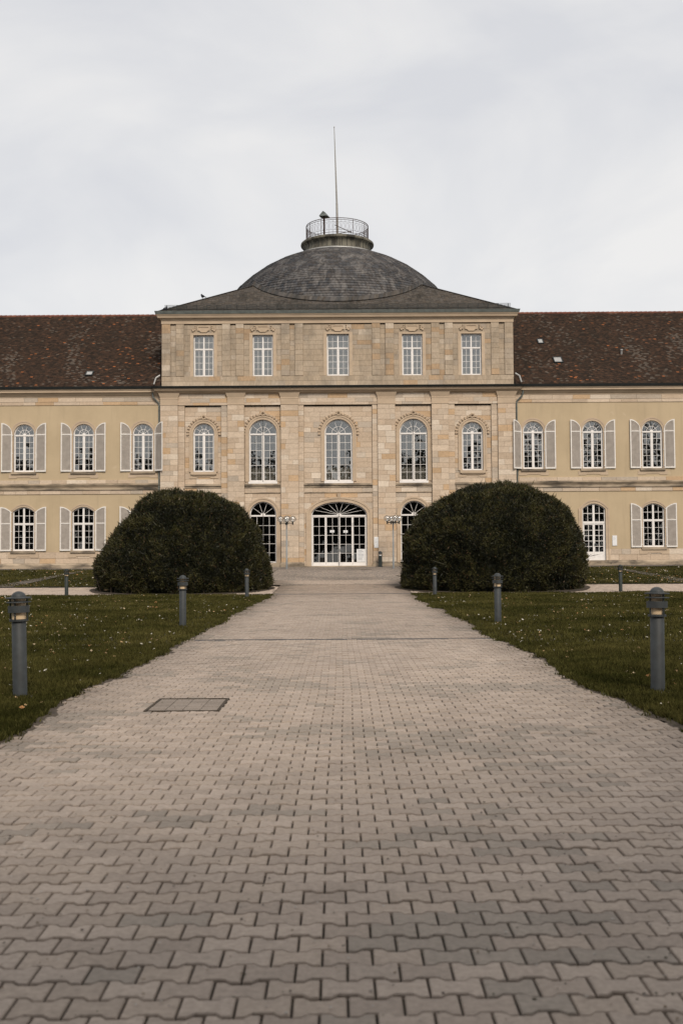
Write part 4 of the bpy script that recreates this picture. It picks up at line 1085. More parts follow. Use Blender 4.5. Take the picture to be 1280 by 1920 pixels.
def make_wing(s, label):
    W = thing('palace_wing', label, 'palace wing', (BX, D, ZG), 'wings of the palace')
    XE = 30.0; x_in = HWD - 0.3
    def rx(a, b): return (a, b) if s > 0 else (-b, -a)
    x0, x1 = rx(x_in, XE)
    cxs = [s * (13.12 + 4.0 * k) for k in range(4)]
    up = [Op(c, 0.70, 6.50, 9.02, 0.70) for c in cxs]
    gr = [Op(c, 0.735, 1.19, 3.80, 0.33, seg=True) for c in cxs]
    if s > 0: gr[1] = Op(cxs[1], 0.775, 0.33, 3.78, 0.36, seg=True)
    ops = up + gr
    st = MB(); backing(st, x0, x1, 1.09, 4.97, WY, WY + 0.5, gr); backing(st, x0, x1, 5.93, 10.98, WY, WY + 0.5, up)
    if s > 0: backing(st, x0, x1, 0.33, 1.09, WY + 0.02, WY + 0.5, [gr[1]])
    else: backing(st, x0, x1, 0.33, 1.09, WY + 0.02, WY + 0.5, [])
    st.box(x0, x1, WY, WY + 0.5, 4.97, 5.93); st.box(x0, x1, WY, WY + 0.5, 10.98, 12.0); st.box(x0, x1, WY - .01, WY + .5, -0.4, 0.325)
    st.box(x0, x1, 18.5, 18.9, -0.4, 12.0); xa, xb = rx(XE - 0.4, XE); st.box(xa, xb, WY + .501, 18.5, -0.4, 12.0)
    wl = st.build('wall', 'stucco', W)
    mm = Masonry(wl, 150)
    if s > 0: mm.region(x0, x1, 0.33, 1.09, WY - 0.03, [gr[1]], PAL_S, wmin=0.6, wmax=1.6, depth=0.04)
    else: mm.region(x0, x1, 0.33, 1.09, WY - 0.03, [], PAL_S, wmin=0.6, wmax=1.6, depth=0.04)
    mm.region(x0, x1, 4.97, 5.25, WY - 0.05, [], PAL_S, hmin=.25, hmax=.3, wmin=0.7, wmax=1.5, depth=0.06)
    mm.region(x0, x1, 5.68, 5.93, WY - 0.05, [], PAL_S, hmin=.25, hmax=.3, wmin=0.7, wmax=1.5, depth=0.06)
    mm.region(x0, x1, 10.98, 11.20, WY - 0.045, [], PAL_S, hmin=.2, hmax=.25, wmin=0.8, wmax=1.9, depth=0.06)
    mm.region(x0, x1, 11.20, 11.50, WY - 0.06, [], PAL_S, hmin=.25, hmax=.35, wmin=0.8, wmax=1.9, depth=0.07)
    mm.finish()
    m = MB(); m.box(x0, x1, WY - 0.10, WY + .2, 5.58, 5.681); m.fbox(x0, x1, WY - 0.06, WY + .2, 5.40, 5.58, 0.0, 0.12); m.box(x0, x1, WY - 0.12, WY + .2, 5.25, 5.40)
    m.build('belt_course', 'stained', W)
    m = MB(); m.fbox(x0, x1, WY - .05, WY + .3, 11.50, 11.62, 0.02, 0.06); m.fbox(x0, x1, WY - .05, WY + .3, 11.62, 11.80, 0.10, 0.24); m.box(x0, x1, WY - 0.36, WY + .3, 11.80, 11.93); m.box(x0, x1, WY - .40, WY + .3, 11.93, 12.02)
    m.build('cornice', 'mould', W)
    m = MB(); a, b = (12.0, XE) if s > 0 else (-XE, -12.0); m.fbox(a, b, WY - .30, WY + .1, 12.021, 12.17, 0.18, 0.24); m.build('gutter', 'darkmetal', W)
    m = MB(); m.box(x0, x1, WY - 0.16, WY + .1, -0.4, 0.22); m.fbox(x0, x1, WY - .06, WY + .1, 0.22, 0.33, 0.10, 0.0)
    m.build('plinth', 'stained', W)
    inn = MB(); inn.box(x0, x1, 4.0, 4.1, 0, 12); inn.box(x0, x1, WY + .52, 4.0, 5.2, 5.4); inn.box(x0, x1, WY + .52, 4, 11.8, 11.9); inn.box(x0, x1, WY + .52, 4, -.1, .3)
    inn.build('inner_wall', 'room', W)
    for k, o in enumerate(up):
        window(W, o, WY + 0.10, 'arch', rows=6); surround(W, o, WY, 0.22, db=0.0, proud=(0.012, 0.03)); reveal(W, o, WY, WY + .45)
        m = MB(); m.box(o.cx - 0.84, o.cx + 0.84, WY - 0.13, WY + .3, 6.34, 6.49); m.build('window_sill', 'stained', W)
        m = MB(); m.prism([(o.cx - 1.0, 6.06), (o.cx - .5, 6.06), (o.cx - .42, 6.12), (o.cx + .42, 6.12), (o.cx + .5, 6.06), (o.cx + 1.0, 6.06), (o.cx + 1.0, 6.34), (o.cx - 1.0, 6.34)], WY - 0.03, WY + .3); m.build('window_apron', 'mould', W)
        an = [0.05 + random.uniform(0, .05), 0.05 + random.uniform(0, .05)]
        if k == 0: an[0 if s > 0 else 1] = 0.62
        put_shutters(W, o, up_sh, an)
    for k, o in enumerate(gr):
        if s > 0 and k == 1: continue
        window(W, o, WY + 0.10, 'seg', rows=4, mat='glass_dark'); surround(W, o, WY, 0.2, db=0.0, proud=(0.015, 0.04)); reveal(W, o, WY, WY + .45)
        m = MB(); m.box(o.cx - 0.84, o.cx + 0.84, WY - 0.13, WY + .3, 1.02, 1.185); m.build('window_sill', 'stained', W)
        m = MB(); m.prism([(o.cx - 1.0, .72), (o.cx - .5, .72), (o.cx - .42, .80), (o.cx + .42, .80), (o.cx + .5, .72), (o.cx + 1.0, .72), (o.cx + 1.0, 1.02), (o.cx - 1.0, 1.02)], WY - 0.06, WY + .3); m.build('window_apron', 'mould', W)
        put_shutters(W, o, gr_sh, (0.06 + random.uniform(0, .04), 0.06 + random.uniform(0, .04)))
    if s > 0:      # garden door
        o = gr[1]; dr = link('garden_door', bpy.data.meshes.new('garden_door'), W); f = MB(); bars = MB(); y = WY + 0.10; gy = y + .045; cx, a, fw = o.cx, o.a, 0.075
        f.ring(o.outline(0), o.outline(-fw), y, y + .09); zt = 2.86
        f.box(cx - a + fw, cx + a - fw, y - .02, y + .088, zt - .08, zt + .08); f.box(cx - .07, cx + .07, y - .005, y + .086, zt + .08, o.topz(cx, -.02))
        for q in (-1, 1):
            xa, xb = (cx - a + fw, cx - .07) if q < 0 else (cx + .07, cx + a - fw)
            grid_panes(dr, bars, o, xa, xb, zt + .08, o.top - .12, 2, 2, gy, .035, 'glass_dark', arch=True)
            xa, xb = (cx - a + fw, cx - .004) if q < 0 else (cx + .004, cx + a - fw)
            f.ring([(xa, .34), (xb, .34), (xb, zt - .08), (xa, zt - .08)], [(xa + .07, .90), (xb - .07, .90), (xb - .07, zt - .15), (xa + .07, zt - .15)], y + .01, y + .08)
            f.box(xa + .04, xb - .04, y + .002, y + .02, .62, .645)
            grid_panes(dr, bars, o, xa + .07, xb - .07, .90, zt - .15, 2, 5, gy, .035, 'glass_dark')
        dr.data = f.mesh('garden_door', 'white'); bars.build('glazing_bars', 'white', dr)
        m = MB(); m.box(cx + .03, cx + .07, y - .02, y + .01, 1.28, 1.46); m.bar((cx + .05, y - .05, 1.42), (cx + .17, y - .05, 1.42), .013); m.build('door_handle', 'galv', dr)
        surround(W, o, WY, 0.26, db=0.0, proud=(0.02, 0.05)); reveal(W, o, WY, WY + .45)
        m = MB(); m.box(cx - 1.1, cx + 1.05, WY - .45, WY + .2, -.3, .16); m.box(cx - .95, cx + .9, WY - .2, WY + .2, .16, .325); m.build('door_step', 'stained', W)
    # roof with plain tiles
    ey, ez, run, rise = WY - 0.42, 12.12, 9.55, 7.0
    m = MB(); a, b = rx(11.95, XE + .2)
    m.add([(a, ey, ez), (b, ey, ez), (b, ey + run, ez + rise), (a, ey + run, ez + rise), (a, ey + 2 * run, ez), (b, ey + 2 * run, ez)], [(0, 1, 2, 3), (3, 2, 5, 4), (0, 3, 4), (1, 5, 2), (0, 4, 5, 1)])
    rf = m.build('roof', 'underlay', W)
    L = math.hypot(run, rise)
    sky_l = {-1: [(-17.0, 1.65, .50, .62)], 1: [(14.6, 6.3, .42, .75), (15.35, 3.2, .62, .85)]}[s]
    pal = [((0.048, 0.030, 0.021), .48), ((0.070, 0.040, 0.026), .26), ((0.030, 0.021, 0.016), .18), ((0.10, 0.078, 0.06), .03)]
    def tt(p):
        u = random.random()
        hot = n2(p.x, p.z, 0.35, 31) + 0.5 * n2(p.x, p.z, 1.2, 5) - (p.z - 14.5) * 0.07
        if u < 0.006 + (0.10 if s < 0 else 0.05) * max(0, hot - .05): return random.choice([(0.36, 0.13, 0.05), (0.25, 0.10, 0.045), (0.19, 0.085, 0.045)])
        gl = n2(p.x * 1.0, p.z * 0.55 + p.x * 0.35, 0.5, 14)
        if random.random() < 0.55 * max(0, gl - .02): return random.choice([(0.135, 0.11, 0.09), (0.115, 0.095, 0.078)])
        u = random.random() * .945; acc = 0
        for c, wg in pal:
            acc += wg
            if u <= acc: break
        b_ = random.uniform(.75, 1.3); return tuple(q * b_ for q in c)
    def keep(u, q): return not any(abs(u - cx) < ww / 2 + .02 and q0 - .05 < q < q0 + hh for cx, q0, ww, hh in sky_l)
    v, f_, ts = slates_on_plane(Vector((0, ey, ez)), Vector((1, 0, 0)), Vector((0, run, rise)).normalized(), Vector((0, -rise, run)).normalized(), lambda q: a, lambda q: b, L, 0.185, 0.152, tt, thick=.016, lift=.04, keep=keep)
    link('roof_tiles', np_mesh('roof_tiles', v, f_, 'tile', ts), rf, kind='stuff')
    m = MB()
    q = a
    while q < b - .05:
        m.cur = random.choice([(0.20, 0.075, 0.05), (0.24, 0.10, 0.065), (0.17, 0.07, 0.05)])
        e = min(q + .36, b); m.bar((q, ey + run, ez + rise - .02), (e + .02, ey + run, ez + rise - .005), .105, .12, 8); q += .36
    m.build('ridge_tiles', 'tile', rf)
    Uv, Wv, Nv = Vector((1, 0, 0)), Vector((0, run, rise)).normalized(), Vector((0, -rise, run)).normalized(); P0 = Vector((0, ey, ez))
    for cx, q0, ww, hh in sky_l:
        m = MB(); g_ = MB()
        def P(u, v_, n_): return P0 + Uv * u + Wv * v_ + Nv * n_
        for (u0, u1, v0, v1) in ((cx - ww / 2, cx - ww / 2 + .06, q0, q0 + hh), (cx + ww / 2 - .06, cx + ww / 2, q0, q0 + hh), (cx - ww / 2 + .06, cx + ww / 2 - .06, q0, q0 + .07), (cx - ww / 2 + .06, cx + ww / 2 - .06, q0 + hh - .07, q0 + hh)):
            m.add([P(u, v_, n_) for n_ in (0, .12) for u, v_ in ((u0, v0), (u1, v0), (u1, v1), (u0, v1))], [(4, 5, 6, 7), (0, 1, 5, 4), (1, 2, 6, 5), (2, 3, 7, 6), (3, 0, 4, 7)])
        sk = m.build('skylight', 'darkmetal', rf)
        g_.add([P(cx - ww / 2 + .05, q0 + .06, .10), P(cx + ww / 2 - .05, q0 + .06, .10), P(cx + ww / 2 - .05, q0 + hh - .06, .10), P(cx - ww / 2 + .05, q0 + hh - .06, .10)], [(0, 1, 2, 3)])
        g_.build('skylight_pane', 'zinc', rf)
    if s > 0:
        m = MB(); p = P0 + Uv * 20.0 + Wv * 4.6; m.bar(p, p + Vector((0, -.1, .28)), .07, n=8); m.bar(p + Vector((0, -.1, .28)), p + Vector((0, -.12, .33)), .10, n=8); m.build('roof_vent', 'zinc', rf)
    return W
make_wing(-1, 'left cream stucco wing with three shuttered upper windows and brown tiled roof')
make_wing(1, 'right cream stucco wing with white garden door and two skylights in its roof')

# ------------------------------------------------------------------ yew domes
def bush(cx, cy, hw, top, profL, profR, label, n=26000, seed=1, dpt=0.95):
    rnd = np.random.default_rng(seed); z0 = g(cy - hw * .7)
    B = thing('clipped_yew', label, 'bush', (cx, cy, z0), 'clipped yew domes')
    H = top - z0
    fz = np.array([p[0] for p in profL]); fl = np.array([p[1] for p in profL]); frr = np.array([p[1] for p in profR])
    def rad(t, ang):
        k = 0.5 + 0.5 * np.cos(ang); return (np.interp(t, fz, fl) * (1 - k) + np.interp(t, fz, frr) * k) * hw
    N = int(n * 1.6); t = rnd.random(N); ang = rnd.random(N) * 2 * np.pi
    r = rad(t, ang)
    dr = (rad(np.clip(t + .01, 0, 1), ang) - rad(np.clip(t - .01, 0, 1), ang)) / (0.02 * H)
    wgt = r * np.sqrt(1 + np.minimum(dr, 12) ** 2); keep = rnd.random(N) < wgt / wgt.max() * 1.5
    front = np.sin(ang) < 0.35; keep &= front | (rnd.random(N) < .45)
    t, ang, r, dr = t[keep], ang[keep], r[keep], dr[keep]
    lump = np.array([noise.noise(Vector((a_ * 1.0, b_ * 1.0, c_ * 1.0))) for a_, b_, c_ in zip(r * np.cos(ang) * 1.1 + seed * 9, r * np.sin(ang) * 1.1, t * H * 1.1)])
    lump2 = np.array([noise.noise(Vector((a_, b_, c_))) for a_, b_, c_ in zip(r * np.cos(ang) * 3.4 + seed * 5, r * np.sin(ang) * 3.4, t * H * 3.4)])
    lump3 = np.array([noise.noise(Vector((a_, b_, c_))) for a_, b_, c_ in zip(r * np.cos(ang) * 0.55 + seed * 3, r * np.sin(ang) * 0.55, t * H * 0.55)])
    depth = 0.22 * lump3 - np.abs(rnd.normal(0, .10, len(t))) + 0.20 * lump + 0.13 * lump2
    nx, nz = 1 / np.sqrt(1 + dr * dr), -dr / np.sqrt(1 + dr * dr)
    P = np.stack([(r + depth * nx) * np.cos(ang), (r + depth * nx) * np.sin(ang) * dpt, t * H + depth * nz], 1)
    Nn = np.stack([nx * np.cos(ang), nx * np.sin(ang), nz], 1)
    M = len(P); K = 5
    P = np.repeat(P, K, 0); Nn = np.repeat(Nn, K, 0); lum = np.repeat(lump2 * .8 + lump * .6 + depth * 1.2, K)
    d = Nn * .55 + rnd.normal(0, .55, (M * K, 3)) + np.array([0, 0, .45]); d /= np.linalg.norm(d, axis=1)[:, None]
    s = np.cross(d, rnd.normal(0, 1, (M * K, 3))); s /= np.linalg.norm(s, axis=1)[:, None]
    ln = rnd.uniform(.06, .15, (M * K, 1)); wd = rnd.uniform(.012, .024, (M * K, 1))
    long_ = rnd.random((M * K, 1)) < .04; ln = np.where(long_, ln * 2.2, ln); ln = np.where(rnd.random((M * K, 1)) < .006, ln * 3.0, ln)
    b0 = P + rnd.normal(0, .03, (M * K, 3)); b0[:, 2] = np.maximum(b0[:, 2], .02)
    q = np.stack([b0, b0 + d * ln * .55 + s * wd, b0 + d * ln, b0 + d * ln * .45 - s * wd], 1).reshape(-1, 3)
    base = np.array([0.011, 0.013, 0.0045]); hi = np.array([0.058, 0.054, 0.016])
    u = np.clip(.35 + lum + rnd.normal(0, .22, M * K), 0, 1)[:, None]; tone = base * (1 - u) + hi * u  # hollows darkened and raised clumps brightened: shade and highlights painted into leaf colour
    brown = rnd.random(M * K) < .03; tone[brown] = (0.10, 0.06, 0.03)
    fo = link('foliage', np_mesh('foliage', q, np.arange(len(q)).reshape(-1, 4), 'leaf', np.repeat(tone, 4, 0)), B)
    # dense twig core
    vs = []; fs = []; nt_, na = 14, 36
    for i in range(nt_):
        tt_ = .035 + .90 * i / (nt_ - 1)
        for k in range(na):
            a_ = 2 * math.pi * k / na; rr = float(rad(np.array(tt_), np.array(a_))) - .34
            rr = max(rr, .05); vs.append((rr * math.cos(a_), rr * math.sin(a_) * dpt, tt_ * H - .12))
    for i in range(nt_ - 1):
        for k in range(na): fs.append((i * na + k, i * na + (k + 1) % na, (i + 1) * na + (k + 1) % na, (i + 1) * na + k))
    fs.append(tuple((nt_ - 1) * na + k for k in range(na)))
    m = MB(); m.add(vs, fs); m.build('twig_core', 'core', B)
    m = MB()
    for k in range(46):
        a_ = random.uniform(math.pi * 1.02, math.pi * 1.98); rr = hw * random.uniform(.80, .95)
        p = Vector((rr * math.cos(a_), rr * math.sin(a_) * dpt, 0)); q_ = p + Vector((random.uniform(-.3, .3), random.uniform(-.1, .2), random.uniform(.4, .9))); m.bar(p, q_, .022, .010, 5)
    m.build('stem', 'bark', B, kind='stuff')
    return B
pL = [(0, .92), (.06, .97), (.2, 1.0), (.32, .97), (.47, .86), (.64, .71), (.79, .59), (.86, .54), (.95, .42), (.985, .25), (1.0, .05)]
pLr = [(0, .92), (.06, .97), (.2, 1.0), (.32, .985), (.47, .93), (.64, .84), (.79, .75), (.86, .64), (.95, .40), (.985, .22), (1.0, .05)]
pR = [(0, .93), (.06, .97), (.2, 1.0), (.35, .99), (.5, .955), (.62, .88), (.73, .77), (.87, .55), (.95, .36), (.985, .2), (1.0, .05)]
pRr = [(0, .93), (.06, .97), (.2, 1.0), (.35, 1.0), (.5, .975), (.62, .91), (.73, .81), (.87, .63), (.95, .44), (.985, .24), (1.0, .05)]
for cx_, r_ in ((-7.92, 4.55), (7.47, 4.8)):
    m = MB(); vs = [(cx_, 54.2, g(54.2) + .03)]
    for k in range(40):
        a_ = 2 * math.pi * k / 40; rr = r_ * (1 + .03 * math.sin(5 * a_)); y = 54.2 + rr * math.sin(a_) * .95; vs.append((cx_ + rr * math.cos(a_), y, g(y) + .02))
    m.add(vs, [(0, k + 1, (k + 1) % 40 + 1) for k in range(40)]); m.build('planting_bed', 'soil', kind='structure')
bush(-7.88, 54.2, 4.24, 4.98, pL, pLr, 'dark clipped yew dome left of the path, lower and flatter topped', seed=3)
bush(7.44, 54.2, 4.46, 5.30, pR, pRr, 'dark clipped yew dome right of the path, taller and rounder', seed=8)

# ------------------------------------------------------------------ bollard lights
def make_bollard(mat, dark=False):
    B = thing('bollard_light', 'x', 'bollard light', (0, 0, 0), 'bollard lights along the paths')
    m = MB(); m.lathe([(0.082, -0.15), (0.082, 0.88), (0.078, 0.885), (0.001, 0.885)], 24); m.build('post', mat, B, smooth=True)
    m = MB(); m.lathe([(0.001, 0.886), (0.108, 0.888), (0.108, 0.912), (0.09, 0.914)], 24); m.build('lower_ring', mat, B, smooth=True)
    m = MB(); m.lathe([(0.080, 0.905), (0.080, 1.165)], 24); m.build('lens', 'lens', B, smooth=True)
    m = MB(); m.lathe([(0.090, 0.992), (0.122, 0.990), (0.122, 1.070), (0.090, 1.068), (0.090, 0.992)], 24); m.build('collar', mat, B, smooth=True)
    m = MB(); m.lathe([(0.084, 1.112), (0.140, 1.104), (0.143, 1.110), (0.140, 1.116), (0.084, 1.124)], 24); m.build('louvre_ring', mat, B, smooth=True)
    m = MB(); m.lathe([(0.001, 1.150), (0.143, 1.152), (0.146, 1.160), (0.143, 1.168), (0.086, 1.172)] + [(0.084 * math.cos(t), 1.17 + 0.068 * math.sin(t)) for t in [math.pi / 2 * k / 7 for k in range(8)]], 24); m.build('cap', mat, B, smooth=True)
    for k in range(4):
        t = math.pi / 4 + math.pi / 2 * k + 0.35; x, y = 0.104 * math.cos(t), 0.104 * math.sin(t)
        m = MB(); m.bar((x, y, 0.90), (x, y, 1.152), 0.010, n=6); m.build('rod', 'darkmetal', B)
    m = MB(); m.box(-0.17, 0.17, -0.17, 0.17, -0.12, 0.012); m.build('footing', 'gravel', B)
    return B
bg = make_bollard('bollard'); bd = make_bollard('bollard_dark')
spots = [(-3.76, 12.85, 'grey bollard light at far left, nearest one on the left lawn', bg, (-0.022, .3)),
         (3.72, 13.0, 'grey bollard light at far right, nearest one on the right lawn', bg, (0.020, .9)),
         (-3.83, 26.4, 'grey bollard light in front of the left yew, second along the left path edge', bg, (0, 1.2)),
         (3.80, 26.8, 'grey bollard light in front of the right yew, second along the right path edge', bg, (0, .1)),
         (-4.0, 46.2, 'small grey bollard light at the inner corner of the left yew', bg, (0, 2.0)),
         (4.03, 47.6, 'small grey bollard light at the inner corner of the right yew', bg, (0, 2.6)),
         (-12.35, 49.2, 'small dark bollard light beside the side path, left of the left yew', bd, (0, .5)),
         (12.85, 50.6, 'small dark bollard light beside the side path, right of the right yew', bd, (0, .7))]
used = set()
for x, y, lab, src, (lean, rz) in spots:
    o = src if src.name not in used else copy_tree(src); used.add(src.name)
    o.location = (x, y, g(y)); o.rotation_euler = (0, lean, rz); o['label'] = lab

# ------------------------------------------------------------------ globe lamps by the entrance
def make_lamp():
    Lm = thing('globe_lamp', 'x', 'street lamp', (0, 0, 0), 'globe lamps by the entrance')
    m = MB(); m.lathe([(0.062, -.1), (0.062, 0.55), (0.052, 0.58), (0.048, 1.9), (0.042, 1.92), (0.040, 3.0), (0.001, 3.0)], 14); m.build('post', 'galv', Lm, smooth=True)
    arms = MB(); arms.bar((0, 0, 2.88), (0, 0, 3.08), .06, n=8)
    for k in range(4):
        t = math.pi / 2 * k + .18; x, y = .40 * math.cos(t), .40 * math.sin(t)
        arms.bar((0, 0, 2.98), (x, y, 2.98), .028, n=6); arms.bar((x, y, 2.88), (x, y, 3.09), .045, n=8)
    arms.build('arms', 'darkmetal', Lm)
    for k in range(4):
        t = math.pi / 2 * k + .18; x, y = .40 * math.cos(t), .40 * math.sin(t)
        m = MB(); m.ball((x, y, 3.24), .225, .225, .215, 20, 12); gl = m.build('globe', 'globe', Lm, smooth=True)
        m = MB(); m.lathe([(.001, 3.31), (.12, 3.30), (.12, 3.32), (.001, 3.345)], 14, (x, y, 0)); m.lathe([(.001, 3.10), (.05, 3.10), (.05, 3.28), (.001, 3.28)], 10, (x, y, 0)); m.build('reflector', 'paper', gl)
    return Lm
lp = make_lamp(); lp.location = (-3.55, 70.7, g(70.7)); lp['label'] = 'four-globe lamp post left of the entrance door'
l2 = copy_tree(lp); l2.location = (3.33, 70.7, g(70.7)); l2.rotation_euler = (0, 0, .1); l2['label'] = 'four-globe lamp post right of the entrance door'

# ------------------------------------------------------------------ bin, plates, covers, drains
t = thing('ash_bin', 'slim black cylindrical bin with domed top beside the entrance', 'bin', (2.55, D - .62, g(D - .6)))
m = MB(); m.lathe([(.001, .02), (.125, .02), (.125, .80), (.001, .80)], 20); m.build('body', 'bollard_dark', t, smooth=True)
m = MB(); m.lathe([(.001, 0.0), (.155, 0.0), (.155, .03), (.001, .03)], 20); m.build('base', 'bollard_dark', t)
m = MB(); m.lathe([(.13, .86), (.13, .92), (.115, .99), (.075, 1.03), (.001, 1.05)], 20); m.build('hood', 'bollard', t, smooth=True)
m = MB(); m.box(-.08, .08, -.132, -.10, .74, .79); m.build('slot_plate', 'paper', t)
m = MB()
for k in range(3): a_ = 2 * math.pi * k / 3 + .5; m.bar((.11 * math.cos(a_), .11 * math.sin(a_), .79), (.11 * math.cos(a_), .11 * math.sin(a_), .88), .02, n=5)
m.build('hood_strut', 'bollard_dark', t)
def plate(x, z, yl, w_, h, lab, n):
    t = thing('wall_plate', lab, 'sign', (BX + x, D + yl, ZG + z))
    m = MB(); m.box(-w_ / 2, w_ / 2, -.012, .012, -h / 2, h / 2); m.build('panel', 'paper', t)
    m = MB()
    for q in range(n): zz = h / 2 - h * (.2 + .11 * q); m.box(-w_ * .36, w_ * random.uniform(-.05, .3), -.0145, -.0125, zz - .008, zz + .008)
    m.build('printed_lines', 'print', t)
plate(2.54, 1.62, Y_STR - .03, .34, .72, 'white notice plate on the stone beside the main entrance', 4)
plate(18.48, 1.64, WY - .03, .31, .68, 'white notice plate on cream wall beside the garden door', 3)

t = thing('manhole_cover', 'rectangular recessed cover set in the paving near the left lawn', 'manhole cover', ((MANHOLE[0] + MANHOLE[1]) / 2, (MANHOLE[2] + MANHOLE[3]) / 2, 0))
hx, hy = (MANHOLE[1] - MANHOLE[0]) / 2, (MANHOLE[3] - MANHOLE[2]) / 2
m = MB(); 
for x0, x1, y0, y1 in ((-hx, hx, -hy, -hy + .025), (-hx, hx, hy - .025, hy), (-hx, -hx + .025, -hy + .025, hy - .025), (hx - .025, hx, -hy + .025, hy - .025)): m.box(x0, x1, y0, y1, -.05, .003)
m.build('steel_frame', 'soil', t)
m = MB(); m.box(-hx + .025, hx - .025, -hy + .025, hy - .025, -.05, -.018); m.build('tray', 'sand', t)
for k in range(4):
    for q in range(6):
        x0 = -hx + .03 + (2 * hx - .06) * k / 4; y0 = -hy + .03 + (2 * hy - .06) * q / 6
        m = MB() if (k, q) == (0, 0) else None
        if m: m.box(0, (2 * hx - .06) / 4 - .008, 0, (2 * hy - .06) / 6 - .008, -.02, -.004); inlay = m.mesh('inlay_paver', 'paver')
        o = link('inlay_paver', inlay, t, (x0, y0, random.uniform(-.003, .001))); kb = random.uniform(.85, 1.1); o.color = tuple(c_ * kb for c_ in (0.245, 0.205, 0.172)) + (1,)
for (yd_, wd), lab in zip(DRAINS, ('thin metal slot drain crossing the path between the second bollards', 'dark slot drain crossing the path between the yew domes')):
    t = thing('slot_drain', lab, 'drain', (0, yd_, g(yd_)))
    m = MB(); m.box(-PW + .04, PW - .04, -wd / 2, -wd / 2 + .02, -.05, .003); m.box(-PW + .04, PW - .04, wd / 2 - .02, wd / 2, -.05, .003); m.build('edge_rail', 'galvd', t)
    m = MB(); x = -PW + .06
    while x < PW - .06: m.box(x, x + .012, -wd / 2 + .02, wd / 2 - .02, -.03, 0); x += .032
    m.build('grating', 'galvd', t, kind='stuff')
t = thing('gully_grate', 'small rusty gully grate in the setts before the entrance', 'drain', (1.55, 69.6, g(69.6)))
m = MB(); m.box(-.33, .33, -.2, -.17, -.03, .008); m.box(-.33, .33, .17, .2, -.03, .008); m.box(-.33, -.3, -.17, .17, -.03, .008); m.box(.3, .33, -.17, .17, -.03, .008); m.build('frame', 'rust', t)
m = MB()
for k in range(11): m.box(-.28 + k * .054, -.255 + k * .054, -.17, .17, -.03, .006)
m.build('bars', 'rust', t)
# birds on the roof edge
for x, y, z, rz, lab in ((BX - 11.62, D + EY + .10, ZG + 17.30, .3, 'small black bird perched on the left end of the pavilion gutter'), (BX - 9.42, D + 2.72, ZG + roof_z(2.72 - EY) + .09, 2.6, 'small black bird perched on the left hip of the slate roof')):
    b = thing('bird', lab, 'bird', (x, y, z), 'birds on the roof', rz); m = MB()
    m.ball((0, 0, .17), .13, .075, .10, 10, 8); m.ball((.10, 0, .29), .06, .055, .06, 10, 6); m.bar((.14, 0, .29), (.22, 0, .275), .018, .003, 5)
    m.bar((.07, 0, .20), (.10, 0, .28), .075, .05, 8); m.bar((-.08, 0, .15), (-.30, 0, .06), .05, .02, 6); m.build('body', 'bird', b, smooth=True)
    for q in (-1, 1): m = MB(); m.bar((.02, q * .03, .10), (.03, q * .03, 0), .01, n=4); m.build('leg', 'bird', b)

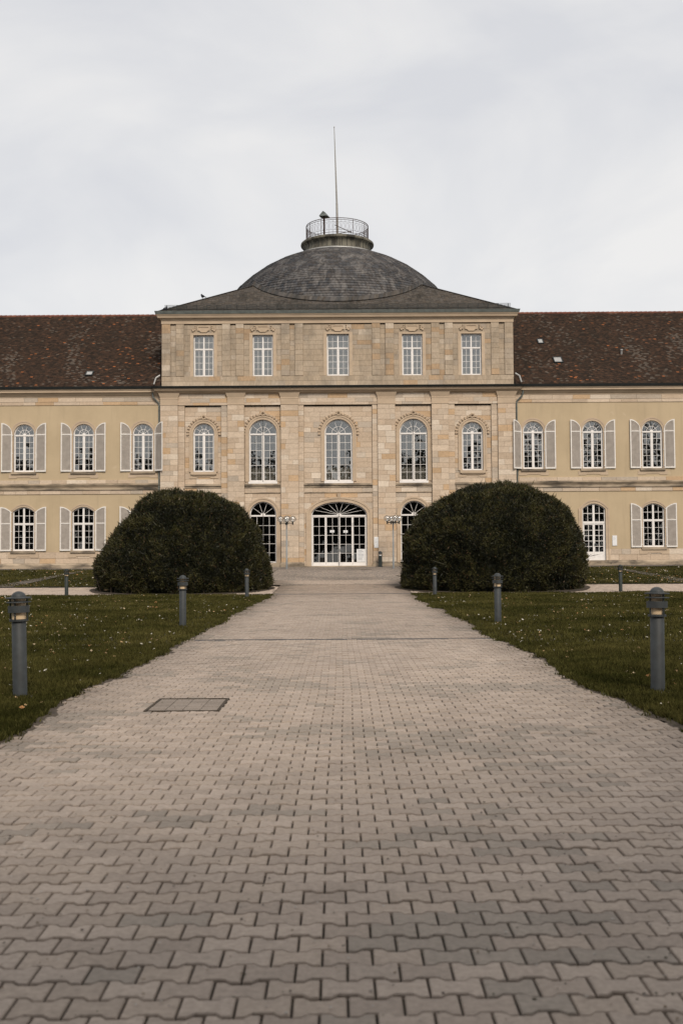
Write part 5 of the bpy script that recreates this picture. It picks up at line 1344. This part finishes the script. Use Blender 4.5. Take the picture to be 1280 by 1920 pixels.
# ------------------------------------------------------------------ trees behind the viewer: near three added to shade the paving, the rest mirrored in the windows
rnd = np.random.default_rng(5)
def leaf_cloud(c, rad, n, s0, s1, hollow=.4):
    d = rnd.normal(0, 1, (n, 3)); d /= np.linalg.norm(d, axis=1)[:, None]; rr = rnd.random((n, 1)) ** hollow
    p = np.array(c) + d * rr * np.array(rad); u = rnd.normal(0, 1, (n, 3)); u /= np.linalg.norm(u, axis=1)[:, None]; v_ = np.cross(u, rnd.normal(0, 1, (n, 3))); v_ /= np.linalg.norm(v_, axis=1)[:, None]
    sz = rnd.uniform(s0, s1, (n, 1)); return np.stack([p - u * sz, p + v_ * sz * .6, p + u * sz, p - v_ * sz * .6], 1).reshape(-1, 3)
def tree(x, y, h, rx_, base, n, label):
    T = thing('unseen_tree', label, 'tree', (x, y, g(y)), 'trees behind the viewer')
    m = MB(); m.bar((0, 0, -.2), (0, 0, h * .55), .34, .16, 10)
    for k in range(7):
        a_ = k * 2.4; m.bar((0, 0, h * .32 + .25 * k), (rx_ * .6 * math.cos(a_), rx_ * .6 * math.sin(a_), h * .55 + .3 * k), .12, .04, 6)
    m.build('trunk', 'bark', T)
    zc = (base + h) / 2; q = [leaf_cloud((0, 0, zc), (rx_, rx_, (h - base) / 2), n // 2, .14, .34)]
    for k in range(9):
        a_ = k * 2.4 + x; q.append(leaf_cloud((rx_ * .62 * math.cos(a_), rx_ * .62 * math.sin(a_), zc + (h - base) * random.uniform(-.28, .28)), (rx_ * .5, rx_ * .5, (h - base) * .2), n // 18, .14, .34))
    q = np.concatenate(q); link('crown', np_mesh('crown', q, np.arange(len(q)).reshape(-1, 4), 'leaf', np.tile((0.034, 0.037, 0.018), (len(q), 1))), T)
tree(-5.4, -3.2, 8.6, 4.6, 3.0, 12000, 'added unseen tree left of the path, shading the near paving')
tree(7.4, -3.2, 8.8, 4.7, 3.0, 12000, 'added unseen tree right of the path, shading the near paving')
tree(1.6, -7.0, 11.0, 4.4, 3.4, 12000, 'added unseen tree on the path axis, shading the nearest paving')
tree(-11.5, -8.5, 14.5, 4.4, 3.0, 3600, 'outer tree left of the path behind the viewer')
tree(12.5, -9.0, 16.5, 4.8, 3.0, 3600, 'outer tree right of the path behind the viewer')
qs = []
for x in range(-72, 85, 4):
    h = 11.5 + 3.5 * n2(x, 0, .13, 3) + random.uniform(-1.5, 1.5) + (5 if 24 < x < 70 else 0) - (3.5 if -8 < x < 3 else 0)
    qs.append(leaf_cloud((x, -62 + random.uniform(-4, 4), 11.5), (3.4, 3.0, h), 2000, .25, .55))
qs = np.concatenate(qs)
o = link('far_wood', np_mesh('far_wood', qs, np.arange(len(qs)).reshape(-1, 4), 'leaf', np.tile((0.034, 0.037, 0.020), (len(qs), 1))), kind='stuff'); tag(o, 'dark wood far behind the viewer, mirrored in the windows', 'wood')
